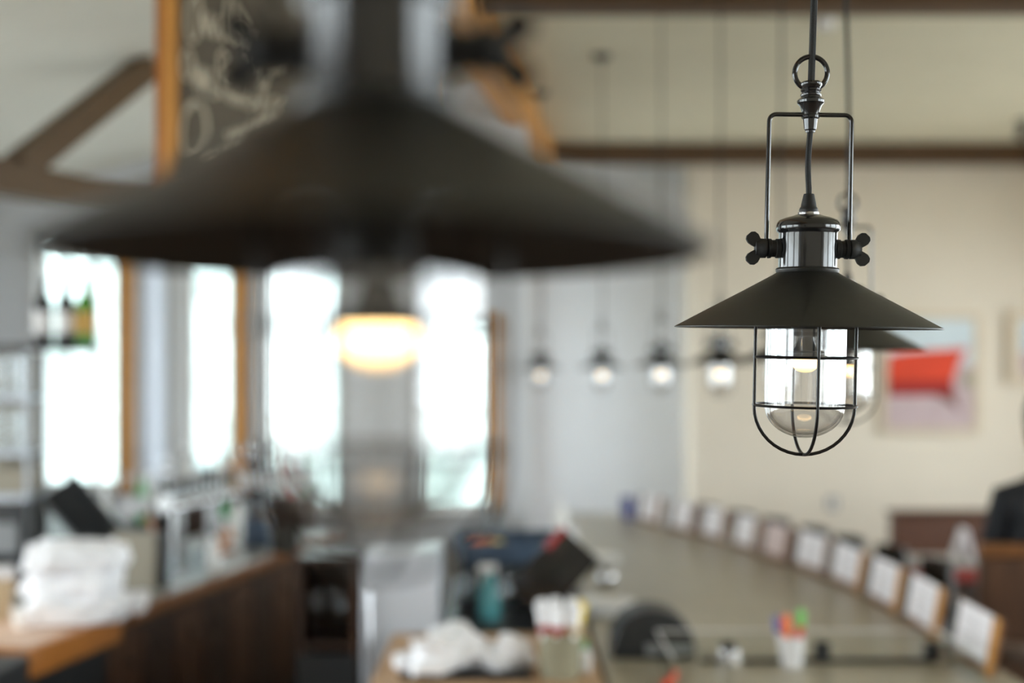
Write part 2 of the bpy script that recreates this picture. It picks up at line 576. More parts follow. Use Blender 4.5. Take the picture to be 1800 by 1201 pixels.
# outside
struct(MB().box((-40, -40, -0.5), (40, 60, -0.4)).build('ground_outside', 'paving', smooth=False))
random.seed(3)
hb = MB()  # greenery outside, raised and paled to block the bright sky behind the windows
pts = [(x, y, z) for x in range(3) for y in range(2) for z in range(2)]
N_, M_ = 90, 40
vs_, fs = [], []
for i in range(N_ + 1):
    for j in range(M_ + 1):
        a = math.pi * j / M_
        x = -9.5 + 10.0 * i / N_
        p = Vector((x, 15 - 0.8 * math.cos(a), -0.5 + 4.8 * math.sin(a) ** 0.6))
        p += Vector((0, 0.5, 0.5)) * noise.noise(p * 1.1) + Vector((0, 0.25, 0.2)) * noise.noise(p * 3.7)
        vs_.append(p); 
for i in range(N_):
    for j in range(M_):
        k = i * (M_ + 1) + j
        fs.append((k, k + 1, k + M_ + 2, k + M_ + 1))
hb.add(vs_, fs)
tag(hb.build('hedge', 'hedge'), 'pale green hedge outside the bright left windows, made tall to block the sky', 'hedge')

# ------------------------------------------------------------------ the caged pendant lamps
U = 0.30 / 460.0               # metres per pixel of the sharp lamp


def lamp_meshes():
    M = {}
    u = U
    # shade: thin cone with an inner face
    outer = [(50, 105), (53.5, 104), (55, 101.5), (54.5, 98), (53.5, 96), (60, 92), (110, 64.5), (170, 32.5), (226, 2.2), (230, 0.0)]
    inner = [(r - 1.0, z - 1.6) for r, z in reversed(outer)]
    prof = [(r * u, z * u) for r, z in outer + [(230, -1.2)] + inner]
    M['shade'] = MB().lathe(prof, 96, closed=True).mesh('shade', 'black_satin', ang=30)
    col = [(0, 100), (50.5, 100), (50.5, 164), (51, 166), (54, 168), (55.5, 172), (55.5, 178), (54, 183), (50, 188),
           (40, 192), (28, 195), (20, 198), (0, 198)]
    M['collar'] = MB().lathe([(r * u, z * u) for r, z in col], 64).mesh('collar', 'black_gloss', ang=50)
    M['lock_ring'] = MB().lathe([(r * u, z * u) for r, z in [(0, 195), (18, 195), (18.5, 198), (18, 202), (15, 203), (0, 203)]], 32).mesh('lock_ring', 'steel', ang=50)
    M['strain_relief'] = MB().lathe([(r * u, z * u) for r, z in [(0, 202), (16, 202), (16.5, 206), (15.5, 209), (13.5, 212), (13, 216), (9.5, 232), (8.8, 234), (0, 234)]], 24).mesh('strain_relief', 'black_rubber')
    M['coupling'] = MB().lathe([(r * u, z * u) for r, z in [(0, 341), (8, 341), (8.5, 344), (10.5, 346), (12.5, 364), (15.5, 366), (15.5, 370), (14, 372), (15, 376), (19, 387), (23.5, 392), (23.8, 396), (21.5, 399), (17.5, 400.5),
           (17, 403), (18, 404.5), (18, 407), (16, 409), (16, 411), (18, 413), (18, 416), (16, 418), (17, 420), (19, 423), (19, 426), (16, 429), (0, 431)]], 32).mesh('coupling', 'black_gloss', ang=35)
    rc = 445
    M['eyelet_ring'] = MB().tube([(28.5 * u * math.cos(a), 3 * u, (rc + 28.5 * math.sin(a)) * u) for a in [2 * math.pi * k / 40 for k in range(40)]], 4.6 * u, 12, closed=True).mesh('eyelet_ring', 'black_gloss')
    # yoke
    hw, top, low, cr = 72, 372, 140, 12
    path = [(-hw - 1, 0, low)] + [(-hw + cr - cr * math.cos(R(t)), 0, top - cr + cr * math.sin(R(t))) for t in range(0, 91, 15)]
    path += [(-14, 0, top)]
    path2 = [(-x, y, z) for x, y, z in path]
    mb = MB()
    for pp in (path, path2):
        mb.tube([(x * u, y * u, z * u) for x, y, z in pp], 4.0 * u, 12)
    M['yoke'] = mb.mesh('yoke', 'black_gloss')
    # wing nut (right-hand side, mirrored by rotation)
    mb = MB()
    rx = Matrix.Translation((0, 0, 138 * u)) @ Matrix.Rotation(R(90), 4, 'Y')
    mb.lathe([(r * u, z * u) for r, z in [(0, 49), (17, 49), (17, 56), (15, 57), (15, 64), (17, 65), (17.5, 70), (14, 71), (14, 73), (17, 74), (17, 83), (14, 86), (13, 92), (0, 94)]], 24, M=rx)
    for s_ in (1, -1):
        c, si = math.cos(R(48)), math.sin(R(48)) * s_
        pr = []
        for (l_, w_) in [(0, 7), (9, 7), (17, 10), (23, 11.5), (30, 10), (34, 5)]:
            pr.append((l_, w_))
        lobe = [(l_, w_) for l_, w_ in pr] + [(l_, -w_) for l_, w_ in reversed(pr)]
        vs0, n_ = [], len(lobe)
        for dy in (-4.5, 4.5):
            for l_, w_ in lobe:
                vs0.append(((81 + l_ * c - w_ * si * 1.0) * u, dy * u, (138 + l_ * si + w_ * c) * u))
        fs0 = [tuple(range(n_)), tuple(range(n_, 2 * n_))[::-1]] + [(i, n_ + i, n_ + (i + 1) % n_, (i + 1) % n_) for i in range(n_)]
        mb.add(vs0, fs0)
    M['wing_nut'] = mb.mesh('wing_nut', 'black_rubber', ang=50)
    # cage
    rc_ = 89
    hoop = [(-rc_, 0, 60)] + [(-rc_, 0, -z) for z in (0, 60, 130)]
    hoop += [(-rc_ * math.cos(R(t)), 0, -139 - 85 * math.sin(R(t))) for t in range(0, 181, 9)]
    hoop += [(rc_, 0, -z) for z in (130, 60, 0)] + [(rc_, 0, 60)]
    M['cage_wire'] = MB().tube([(x * u, y, z * u) for x, y, z in hoop], 3.0 * u, 10).mesh('cage_wire', 'black_wire')
    M['cage_ring'] = MB().tube([(rc_ * u * math.cos(2 * math.pi * k / 64), rc_ * u * math.sin(2 * math.pi * k / 64), 0) for k in range(64)], 2.3 * u, 8, closed=True).mesh('cage_ring', 'black_wire')
    # glass jar, double walled
    def jar(r0, th):
        p = [(r0, 40), (r0, 0), (r0, -60), (r0, -125), (r0 - 0.6, -138)]
        p += [((r0 - 0.6) * math.cos(R(t)), -138 - (56 - th) * math.sin(R(t))) for t in range(8, 90, 8)] + [(0.0, -138 - (56 - th))]
        return p
    mb = MB()
    mb.lathe([(r * u, z * u) for r, z in jar(70, 0)], 64)
    mb.lathe([(r * u, z * u) for r, z in jar(65.5, 5)], 64)
    M['glass_jar'] = mb.mesh('glass_jar', 'globe_glass', ang=60)
    M['socket'] = MB().lathe([(r * u, z * u) for r, z in [(0, 70), (24, 70), (26, 40), (26, -8), (24, -10), (22, -12), (20, -14), (14, -16), (0, -16)]], 32).mesh('socket', 'black_rubber')
    M['bulb_neck'] = MB().lathe([(r * u, z * u) for r, z in [(0, -14), (13, -14), (14, -22), (18, -34), (24, -42), (0, -42)]], 32).mesh('bulb_neck', 'steel', ang=60)
    M['bulb_collar'] = MB().lathe([(r * u, z * u) for r, z in [(0, -41), (29, -41), (33, -44), (33, -49), (29, -54), (0, -54)]], 40).mesh('bulb_collar', 'black_plastic', ang=50)
    M['bulb'] = MB().lathe([(r * u, z * u) for r, z in [(0, -53), (25, -53), (25.5, -57), (24, -64), (20, -71), (13, -76.5), (6, -78.6), (0, -79)]], 32).mesh('bulb', 'bulb_glow', ang=80)
    M['canopy'] = MB().lathe([(0, 0.0), (0.06, 0.0), (0.06, -0.006), (0.055, -0.016), (0.035, -0.03), (0.012, -0.036), (0.008, -0.05), (0, -0.05)], 32).mesh('canopy', 'black_satin')
    return M


LM = lamp_meshes()
RIM = 1.862


def pendant(X, Y, label, spin=13.5, tx=0.0, ty=0.0, rim=RIM, sway=(0, 0), top=(0, 0)):
    t = thing('pendant_lamp', label, 'pendant lamp', (X, Y, rim), group='caged pendant lamps', rot=(R(tx), R(ty), 0))
    for k in ('shade', 'collar', 'lock_ring', 'strain_relief', 'coupling', 'eyelet_ring', 'yoke', 'socket', 'glass_jar'):
        link(k, LM[k], t)
    nk = link('bulb_neck', LM['bulb_neck'], t)
    link('bulb_collar', LM['bulb_collar'], t)
    link('bulb', LM['bulb'], t)
    for a in (0, 180):
        w_ = link('wing_nut', LM['wing_nut'], t); w_.rotation_euler.z = R(a)
    for a in (0, 90):
        w_ = link('cage_wire', LM['cage_wire'], t); w_.rotation_euler.z = R(a - spin)
    for z in (-52.5, -137):
        w_ = link('cage_ring', LM['cage_ring'], t); w_.location.z = z * U
    Ri = t.rotation_euler.to_matrix().inverted()
    topw = Vector((top[0], top[1], ZC - rim - 0.04))
    top_l = Ri @ topw
    a_ = Vector((0, 0, 428 * U))
    pts = []
    for k in range(13):
        s_ = k / 12
        p = a_.lerp(top_l, s_)
        p.x += 0.004 * math.sin(s_ * 9 + X * 3) * (1 - s_) * (1 if k else 0) + (0.0025 if 0 < k < 3 else 0)
        p.y += (0.0 if k == 0 else 0.004 * (1 - s_))
        pts.append(p)
    MB().tube(pts, 6.2 * U, 8).build('cord', 'cord_braid', t)
    low = []
    for k in range(9):
        s_ = k / 8
        low.append(((1.0 - 3.6 * math.sin(s_ * 3.0)) * U if 0 < k < 8 else 0, 0, (230 + (344 - 230) * s_) * U))
    MB().tube(low, 5.2 * U, 8).build('lead_cord', 'cord_braid', t)
    c_ = link('canopy', LM['canopy'], t)
    c_.matrix_local = Ri.to_4x4() @ Matrix.Translation((top[0], top[1], ZC - rim))
    return t


def lamp_at(px, Y, label, **k):
    return pendant(pxX(px, Y), Y, label, **k)


lamp_at(665, 0.562, 'huge out-of-focus black caged lamp in the left foreground, nearest of all', spin=13.5, tx=0.0, rim=1.857)
lamp_at(1417, 1.435, 'black caged lamp in sharp focus, its wing nuts, yoke and glass jar crisp', spin=-1, tx=1.9, ty=0.75, rim=1.858)
lamp_at(1489, 2.47, 'slightly blurred black caged lamp half hidden behind the sharp one', spin=20, ty=0.3, rim=1.856)
lamp_at(1373, 4.45, 'small far lamp mostly hidden behind the left part of the sharp lamp', spin=5)
lamp_at(1266, 5.5, 'small far lamp hanging just left of the sharp lamp', spin=30)
lamp_at(1162, 6.6, 'second small far lamp to the left of the sharp lamp', spin=10)
lamp_at(1058, 7.75, 'third small far lamp to the left of the sharp lamp', spin=45)
lamp_at(950, 8.75, 'fourth and farthest small lamp, beside the corner of the window wall', spin=25)

# ------------------------------------------------------------------ hanging chalkboard
CB = 4.5
cbx0, cbx1 = pxX(300, CB), pxX(742, CB)
cbz0, cbz1 = at(0, 325, CB).z, 3.42
cb = thing('chalkboard', 'grey chalkboard with cursive chalk writing hanging in an orange wooden frame', 'chalkboard', ((cbx0 + cbx1) / 2, CB, cbz0))
o_ = Vector(cb.location)


def loc_(a, b):
    return tuple(Vector(a) - o_), tuple(Vector(b) - o_)


bx('slate', 'slate', *loc_((cbx0, CB, cbz0), (cbx1, CB + 0.02, cbz1)), cb)
fw = 0.05
bx('frame', 'oak', *loc_((pxX(288, CB), CB - 0.02, cbz0 - fw), (pxX(313, CB), CB + 0.04, cbz1 + fw)), cb, 0.006)
bx('frame', 'oak', *loc_((cbx1 - 0.01, CB - 0.02, cbz0 - fw), (cbx1 + fw, CB + 0.04, cbz1 + fw)), cb, 0.006)
bx('frame', 'oak', *loc_((cbx0, CB - 0.02, cbz0 - fw), (cbx1, CB + 0.04, cbz0)), cb, 0.006)
bx('frame', 'oak', *loc_((cbx0, CB - 0.02, cbz1), (cbx1, CB + 0.04, cbz1 + fw)), cb, 0.006)
bx('side_board', 'oak_edge', *loc_((pxX(268, CB), CB + 0.03, cbz0 - fw), (pxX(289, CB), CB + 0.09, cbz1 + fw)), cb, 0.004)
for xx in (cbx0 + 0.15, cbx1 - 0.15):
    ztop = min(ZC, slope_z(xx))
    MB().tube([Vector((xx, CB + 0.01, cbz1 + fw)) - o_, Vector((xx, CB + 0.01, ztop)) - o_], 0.004, 6).build('hanger_rod', 'black_wire', cb)


def chalk(strokes, wpx=5.0):
    """handwriting: strokes of photo pixels laid on the slate"""
    for st in strokes:
        # smooth with Catmull-Rom
        P = [Vector((x, y)) for x, y in st]
        Q = []
        for i in range(len(P) - 1):
            a = P[max(i - 1, 0)]; b = P[i]; c = P[i + 1]; d = P[min(i + 2, len(P) - 1)]
            for k in range(4):
                t = k / 4
                Q.append(0.5 * ((2 * b) + (c - a) * t + (2 * a - 5 * b + 4 * c - d) * t * t + (3 * b - a - 3 * c + d) * t ** 3))
        Q.append(P[-1])
        mb = MB()
        vs0, fs0 = [], []
        h = wpx / F * CB / 2
        W3 = [at(q.x, q.y, CB - 0.0015) - o_ for q in Q]
        for i, p in enumerate(W3):
            t = (W3[min(i + 1, len(W3) - 1)] - W3[max(i - 1, 0)])
            t = Vector((-t.z, 0, t.x)).normalized() * h if t.length > 1e-9 else Vector((h, 0, 0))
            vs0 += [p + t, p - t, p + t + Vector((0, 0.0015, 0)), p - t + Vector((0, 0.0015, 0))]
        for i in range(len(W3) - 1):
            k = i * 4
            fs0 += [(k, k + 1, k + 5, k + 4), (k, k + 4, k + 6, k + 2), (k + 1, k + 3, k + 7, k + 5)]
        mb.add(vs0, fs0).build('chalk_stroke', 'chalk', cb, smooth=False)


def zig(x0, y0, x1, y1, n_, h):
    st = []
    for i in range(2 * n_ + 1):
        t = i / (2 * n_)
        st.append((x0 + (x1 - x0) * t, y0 + (y1 - y0) * t + (h if i % 2 else 0)))
    return st


chalk([
    [(344, -8), (332, 6), (328, 40), (334, 70), (346, 66), (352, 34), (350, 0), (342, -10)],          # O
    zig(356, 20, 400, 34, 3, 40), [(402, -6), (398, 30), (402, 60), (412, 70)],                       # u l
    [(414, 0), (412, 40), (418, 76), (430, 68), (430, 50), (418, 48)], zig(432, 52, 452, 62, 2, 30),   # b s
    [(412, 6), (424, 26), (438, 50)], [(436, 96), (444, 112), (446, 122)],
    [(330, 84), (321, 100), (320, 124), (328, 140), (337, 128), (338, 104), (331, 86)],               # O
    zig(342, 112, 372, 124, 3, 46), [(372, 150), (368, 164), (378, 170), (382, 158), (374, 150)],
    [(390, 168), (386, 130), (388, 96), (398, 90), (405, 108), (398, 124), (388, 128), (404, 136), (406, 156), (392, 172)],  # B
    zig(400, 150, 440, 164, 4, 28), [(440, 194), (434, 182), (444, 170), (450, 180), (440, 194)],
    [(455, 106), (452, 130), (456, 150), (470, 130), (482, 112)], [(472, 128), (462, 160), (456, 196)], zig(474, 108, 498, 100, 2, 22),  # y
    [(342, 176), (328, 190), (320, 226), (322, 262), (336, 274), (354, 262), (364, 232), (360, 196), (346, 178), (330, 196)],  # O
    [(370, 272), (362, 282), (372, 290), (382, 280), (374, 270)],
    [(484, 170), (476, 184), (470, 200), (462, 216)], [(500, 176), (490, 192), (494, 206)], zig(440, 214, 490, 196, 3, 22),
    zig(400, 232, 436, 222, 3, 22), zig(390, 262, 430, 246, 2, 16),
], 5.4)

# ------------------------------------------------------------------ right counter with menu boards and stools
HB = 0.85
brd = [(1700, 1168), (1612, 1107), (1545, 1066), (1480, 1032), (1419, 1006), (1357, 986), (1304, 967), (1248, 950), (1195, 937), (1137, 922)]
bp_ = [onz(x, y, HB) for x, y in brd]
edge = []
ext = [bp_[0] + (bp_[0] - bp_[1]) * 1.6] + bp_ + [bp_[-1] + (bp_[-1] - bp_[-2]) * 1.4]
ext[0].x = bp_[0].x - 0.02


def tang(L, i):
    return (L[min(i + 1, len(L) - 1)] - L[max(i - 1, 0)]).normalized()


outer_e, inner_e = [], []
for i, p in enumerate(ext):
    t = tang(ext, i)
    nrm = Vector((t.y, -t.x, 0))         # to the right / outward
    outer_e.append(p + nrm * 0.09)
ctr = thing('bar_counter', 'broad grey-beige counter with a rounded far end under the row of menu boards', 'counter', (0.9, 5.5, 0))
poly = [(p.x - 0.9, p.y - 5.5) for p in outer_e] + [(0.30 - 0.9, 9.0 - 5.5 - 0.02), (0.30 - 0.9, ext[0].y - 5.5)]
MB().prism(poly, HB - 0.05, HB).build('counter_top', 'concrete', ctr, smooth=False, bevel=0.006)
pin = [(p[0] * 0.88 if p[0] > 0 else p[0] + 0.08, p[1] * 0.96) for p in poly]
MB().prism(pin, 0.0, HB - 0.05).build('counter_base', 'walnut', ctr, smooth=False)

ords = ['nearest', 'second', 'third', 'fourth', 'fifth', 'sixth', 'seventh', 'eighth', 'ninth', 'farthest']
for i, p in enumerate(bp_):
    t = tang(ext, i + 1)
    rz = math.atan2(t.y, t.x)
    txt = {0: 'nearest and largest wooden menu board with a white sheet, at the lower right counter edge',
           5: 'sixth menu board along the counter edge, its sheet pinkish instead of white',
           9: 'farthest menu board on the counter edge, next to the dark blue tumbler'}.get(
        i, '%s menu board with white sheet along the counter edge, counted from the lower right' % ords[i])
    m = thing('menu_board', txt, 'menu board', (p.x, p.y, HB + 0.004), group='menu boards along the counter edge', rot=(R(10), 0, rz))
    if i >= 5:
        m.scale.x = 0.8
    # local x runs along the edge away from the camera, +y faces the middle of the counter
    bw, bh = 0.33, 0.185
    bx('board', 'board_wood', (-0.205, -0.018, 0.0), (0.215, 0.0, bh), m, 0.003)
    sh = bx('sheet', 'pink_paper' if i == 5 else 'white_paper', (-0.155, 0.0005, 0.03), (0.15, 0.003, bh + 0.003), m)
    bx('dark_gap_strip', 'black_plastic' if i < 3 else 'walnut', (0.165, -0.02, 0.0), (0.225, 0.004, bh - 0.004), m, 0.003)  # dark strip added to stand in for the dark gap between boards
    if i < 4:
        bx('warm_light_strip', 'oak', (-0.208, -0.004, 0.004), (-0.165, 0.002, bh + 0.001), m)  # orange strip paints the warm light on the near boards' wood margin
    MB().tube([(0.0, -0.018, 0.12), (0.0, -0.062, 0.008)], 0.006, 8).build('prop', 'board_wood', m)
    if i < 5:
        for r_ in range(6):
            bx('print_line', 'ink_grey', (-0.09 + 0.02 * (r_ % 2), 0.003, bh - 0.04 - r_ * 0.022), (0.1 - 0.025 * (r_ % 3), 0.0035, bh - 0.037 - r_ * 0.022), sh)


def stool_meshes():
    M = {}
    M['seat'] = MB().lathe([(0, 0.62), (0.15, 0.62), (0.165, 0.635), (0.165, 0.66), (0.15, 0.68), (0, 0.685)], 28).mesh('seat', 'black_plastic')
    # curved backrest, outside is -x side... back stands at x=+0.17
    vs0, fs0 = [], []
    n_ = 12
    for k in range(n_ + 1):
        a = R(-52 + 104 * k / n_)
        for r_ in (0.175, 0.195):
            for z in (0.78, 0.955):
                vs0.append((r_ * math.cos(a), r_ * math.sin(a), z))
    for k in range(n_):
        b = k * 4
        fs0 += [(b, b + 4, b + 5, b + 1), (b + 2, b + 3, b + 7, b + 6), (b + 1, b + 5, b + 7, b + 3), (b, b + 2, b + 6, b + 4)]
    fs0 += [(0, 1, 3, 2), (n_ * 4, n_ * 4 + 2, n_ * 4 + 3, n_ * 4 + 1)]
    M['backrest'] = MB().add(vs0, fs0).mesh('backrest', 'black_plastic')
    M['leg'] = MB().tube([(0.10, 0.10, 0.63), (0.135, 0.135, 0.0)], 0.013, 8).mesh('leg', 'black_wire')
    M['back_post'] = MB().tube([(0.12, 0.1, 0.64), (0.15, 0.1, 0.75), (0.155, 0.1, 0.9)], 0.01, 8).mesh('back_post', 'black_wire')
    M['footrest'] = MB().tube([(0.123 * 1.414 * math.cos(R(a)), 0.123 * 1.414 * math.sin(R(a)), 0.22) for a in range(0, 360, 12)], 0.008, 6, closed=True).mesh('footrest', 'black_wire')
    return M


SM = stool_meshes()
for i, p in enumerate(bp_):
    if i < 3:
        continue
    t = tang(ext, i + 1)
    nrm = Vector((t.y, -t.x, 0))
    q = p + nrm * 0.34 + t * (0.1 if i == 2 else 0.05)
    lab = 'black bar stool behind the %s menu board from the lower right' % ords[i] if i < 9 else 'black bar stool behind the farthest menu board by the blue tumbler'
    s_ = thing('bar_stool', lab, 'stool', (q.x, q.y, 0), math.atan2(nrm.y, nrm.x), 'bar stools along the counter')
    link('seat', SM['seat'], s_); link('backrest', SM['backrest'], s_); link('footrest', SM['footrest'], s_)
    for a in range(4):
        l_ = link('leg', SM['leg'], s_); l_.rotation_euler.z = R(90 * a)
    for sg in (0, 1):
        l_ = link('back_post', SM['back_post'], s_)
        if sg: l_.scale.y = -1

p = onz(1103, 912, HB)
tum = thing('tumbler', 'dark blue tumbler at the far end of the menu boards', 'cup', p)
MB().lathe([(0, 0), (0.036, 0), (0.046, 0.13), (0.043, 0.13), (0.034, 0.006), (0, 0.006)], 24).build('cup', 'dark_blue', tum)
MB().lathe([(0, 0.128), (0.048, 0.128), (0.048, 0.142), (0.03, 0.15), (0, 0.15)], 24).build('lid', 'dark_blue', tum)

# clear acrylic case at the lower right
Yc = 4.18
cx0, cx1 = pxX(1153, Yc), pxX(1650, Yc)
case = thing('acrylic_case', 'low clear acrylic case with a black base rail near the bottom right', 'case', ((cx0 + cx1) / 2, Yc, HB))
hwid = (cx1 - cx0) / 2
bx('pane', 'acrylic', (-hwid, -0.004, 0.014), (hwid, 0.0, 0.105), case)
bx('pane', 'acrylic', (-hwid, -0.42, 0.006), (-hwid + 0.004, -0.006, 0.105), case)
bx('pane', 'acrylic', (hwid - 0.004, -0.42, 0.006), (hwid, -0.006, 0.105), case)
for (a, b) in [((-hwid, -0.005, 0.105), (hwid, 0.001, 0.109)), ((-hwid, -0.42, 0.105), (-hwid + 0.005, -0.006, 0.109)), ((hwid - 0.005, -0.42, 0.105), (hwid, -0.006, 0.109))]:
    bx('edge_highlight', 'label_white', a, b, case)  # pale strips paint the bright highlight along the pane edges
bx('base_rail', 'black_plastic', (-hwid + 0.15, -0.012, 0.0), (hwid - 0.005, 0.012, 0.014), case, 0.003)
for xx in (1280, 1445, 1637):
    x_ = pxX(xx, Yc) - (cx0 + cx1) / 2
    bx('clamp', 'black_plastic', (x_ - 0.024, -0.02, 0.014), (x_ + 0.024, 0.016, 0.07), case, 0.006)

p = onz(1392, 1172, HB)
pc = thing('pen_cup', 'clear white cup holding orange, green and blue highlighters', 'pen cup', p)
MB().lathe([(0, 0), (0.034, 0), (0.04, 0.1), (0.0375, 0.1), (0.032, 0.005), (0, 0.005)], 24).build('cup', 'label_white', pc)
for (dx, dy, lx, mcap, mbody, h_, nm) in [(-0.012, -0.008, -0.010, 'orange_plastic', 'orange_plastic', 0.165, 'orange'), (0.018, 0.0, 0.012, 'lime_plastic', 'scarlet_plastic', 0.18, 'green'),
                                  (-0.02, 0.012, -0.03, 'violet_plastic', 'label_white', 0.16, 'blue')]:
    h = thing('highlighter', '%s capped highlighter standing in the clear white pen cup' % nm, 'pen', p + Vector((dx, dy, 0.008)), group='highlighters in the pen cup', rot=(0, R(math.degrees(lx / 0.16)), 0))
    MB().lathe([(0, 0), (0.0115, 0), (0.0115, h_ - 0.055), (0, h_ - 0.055)], 12).build('barrel', mbody, h)
    MB().lathe([(0, h_ - 0.055), (0.0145, h_ - 0.055), (0.0145, h_ - 0.008), (0.009, h_), (0, h_)], 12).build('cap', mcap, h)

# black dome-backed printer
p = onz(1150, 1160, HB)
pr = thing('receipt_printer', 'black round-backed receipt printer with a grey slot on the counter', 'printer', p)
arcp = [(-0.14, 0.0)] + [(0.14 * -math.cos(R(a)), 0.02 + 0.145 * math.sin(R(a)) ** 0.8) for a in range(6, 175, 12)] + [(0.14, 0.0)]
vsx = Matrix.Rotation(R(90), 4, 'X')
MB().prism(arcp, -0.2, 0.0, vsx).build('body', 'black_plastic', pr, smooth=True, bevel=0.008)
bx('paper_slot', 'grey_plastic', (-0.03, -0.008, 0.018), (0.128, 0.006, 0.052), pr, 0.004)

for k, (x, y, mt) in enumerate([(1272, 1160, 'chrome'), (1292, 1163, 'ceramic')]):
    p = onz(x, y + 6, HB)
    sk = thing('shaker', ['small chrome shaker beside the acrylic case', 'small white shaker with a chrome cap beside the acrylic case'][k], 'shaker', p)
    MB().lathe([(0, 0), (0.016, 0), (0.018, 0.01), (0.015, 0.035), (0, 0.035)], 20).build('body', mt, sk)
    MB().lathe([(0, 0.034), (0.0155, 0.034), (0.0155, 0.042), (0.009, 0.052), (0, 0.054)], 20).build('cap', 'chrome', sk)
p = onz(1176, 1204, HB)
tag(MB().tube([p + Vector((-0.02, -0.06, 0.012)), p + Vector((0.005, 0.02, 0.012)), p + Vector((0.03, 0.1, 0.012))], 0.011, 8).build('marker_pen', 'scarlet_plastic'), 'orange-red marker lying on the counter in front of the black printer', 'pen')

# ------------------------------------------------------------------ booth, table, chair, person on the right
bt = thing('booth_bench', 'dark brown leather booth bench against the far right wall', 'bench', (pxX(1570, 8.6), 8.6, 0))
bx('backrest', 'leather', (0, 0, 0.40), (1.9, 0.12, 0.86), bt, 0.02)
bx('seat', 'leather', (0.02, 0.13, 0.36), (1.9, 0.62, 0.46), bt, 0.02)
bx('base', 'walnut', (0.04, 0.04, 0), (1.88, 0.58, 0.36), bt)
bx('top_rail', 'walnut_warm', (-0.02, -0.01, 0.86), (1.92, 0.13, 0.885), bt, 0.005)

tp = onz(1650, 985, 0.75)
tb_ = thing('dining_table', 'small grey-topped table with a red edge in front of the booth', 'table', (tp.x, tp.y, 0))
bx('table_top', 'stone_grey', (-0.2, -0.15, 0.725), (0.2, 0.25, 0.75), tb_, 0.004)
bx('apron', 'red_paint', (-0.2, -0.145, 0.655), (0.2, 0.245, 0.725), tb_)
for sx in (-0.17, 0.17):
    for sy in (-0.12, 0.22):
        bx('leg', 'walnut', (sx - 0.02, sy - 0.02, 0), (sx + 0.02, sy + 0.02, 0.655), tb_)
p = tp + Vector((0.1, -0.02, 0))
nk = thing('table_card', 'white folded table card leaning on the small red-edged table', 'card', p)
a = Matrix.Rotation(R(18), 4, 'Y')
MB().box((-0.03, -0.05, 0), (-0.024, 0.05, 0.19), a).build('leaf', 'white_paper', nk, smooth=False)
a = Matrix.Translation((0.06, 0, 0)) @ Matrix.Rotation(R(-14), 4, 'Y')
MB().box((0.024, -0.05, 0), (0.03, 0.05, 0.185), a).build('leaf', 'white_paper', nk, smooth=False)

ch = thing('bar_chair', 'tall brown wooden bar chair at the lower right edge', 'chair', (2.0, 4.75, 0), R(-8))
bx('seat', 'walnut_warm', (-0.22, 0.0, 0.64), (0.22, 0.44, 0.68), ch, 0.01)
bx('back_panel', 'walnut_warm', (-0.2, -0.02, 0.80), (0.2, 0.02, 1.12), ch, 0.008)
bx('top_rail', 'trim_dark', (-0.22, -0.025, 1.12), (0.22, 0.025, 1.17), ch, 0.01)
for sx in (-0.2, 0.2):
    bx('leg', 'walnut_warm', (sx - 0.022, -0.02, 0), (sx + 0.022, 0.025, 1.12), ch, 0.004)
    bx('leg', 'walnut_warm', (sx - 0.022, 0.40, 0), (sx + 0.022, 0.44, 0.64), ch, 0.004)
bx('stretcher', 'walnut_warm', (-0.18, 0.41, 0.22), (0.18, 0.43, 0.25), ch)
bx('stretcher', 'walnut_warm', (-0.18, -0.01, 0.30), (0.18, 0.01, 0.33), ch)

ch2 = thing('bar_stool', 'dark green-black bar stool right beside the nearest menu board', 'stool', (1.80, 4.12, 0), R(20), 'bar stools along the counter')
link('seat', SM['seat'], ch2); link('backrest', SM['backrest'], ch2); link('footrest', SM['footrest'], ch2)
for a in range(4):
    l_ = link('leg', SM['leg'], ch2); l_.rotation_euler.z = R(90 * a)
for sg in (0, 1):
    l_ = link('back_post', SM['back_post'], ch2)
    if sg: l_.scale.y = -1


def skin_body(name, verts, edges, radii, root, m, parent, sub=2):
    me = bpy.data.meshes.new(name)
    me.from_pydata(verts, edges, [])
    ob = bpy.data.objects.new(name, me)
    COL.objects.link(ob)
    ob.parent = parent
    sk = ob.modifiers.new('skin', 'SKIN')
    sk.use_smooth_shade = True
    if not me.skin_vertices:
        me.attributes  # layer is made by the modifier below
    for i, v in enumerate(me.skin_vertices[0].data):
        v.radius = radii[i] if isinstance(radii[i], tuple) else (radii[i], radii[i])
        v.use_root = (i == root)
    s2 = ob.modifiers.new('sub', 'SUBSURF')
    s2.levels = sub
    s2.render_levels = sub
    me.materials.append(MATS[m])
    return ob


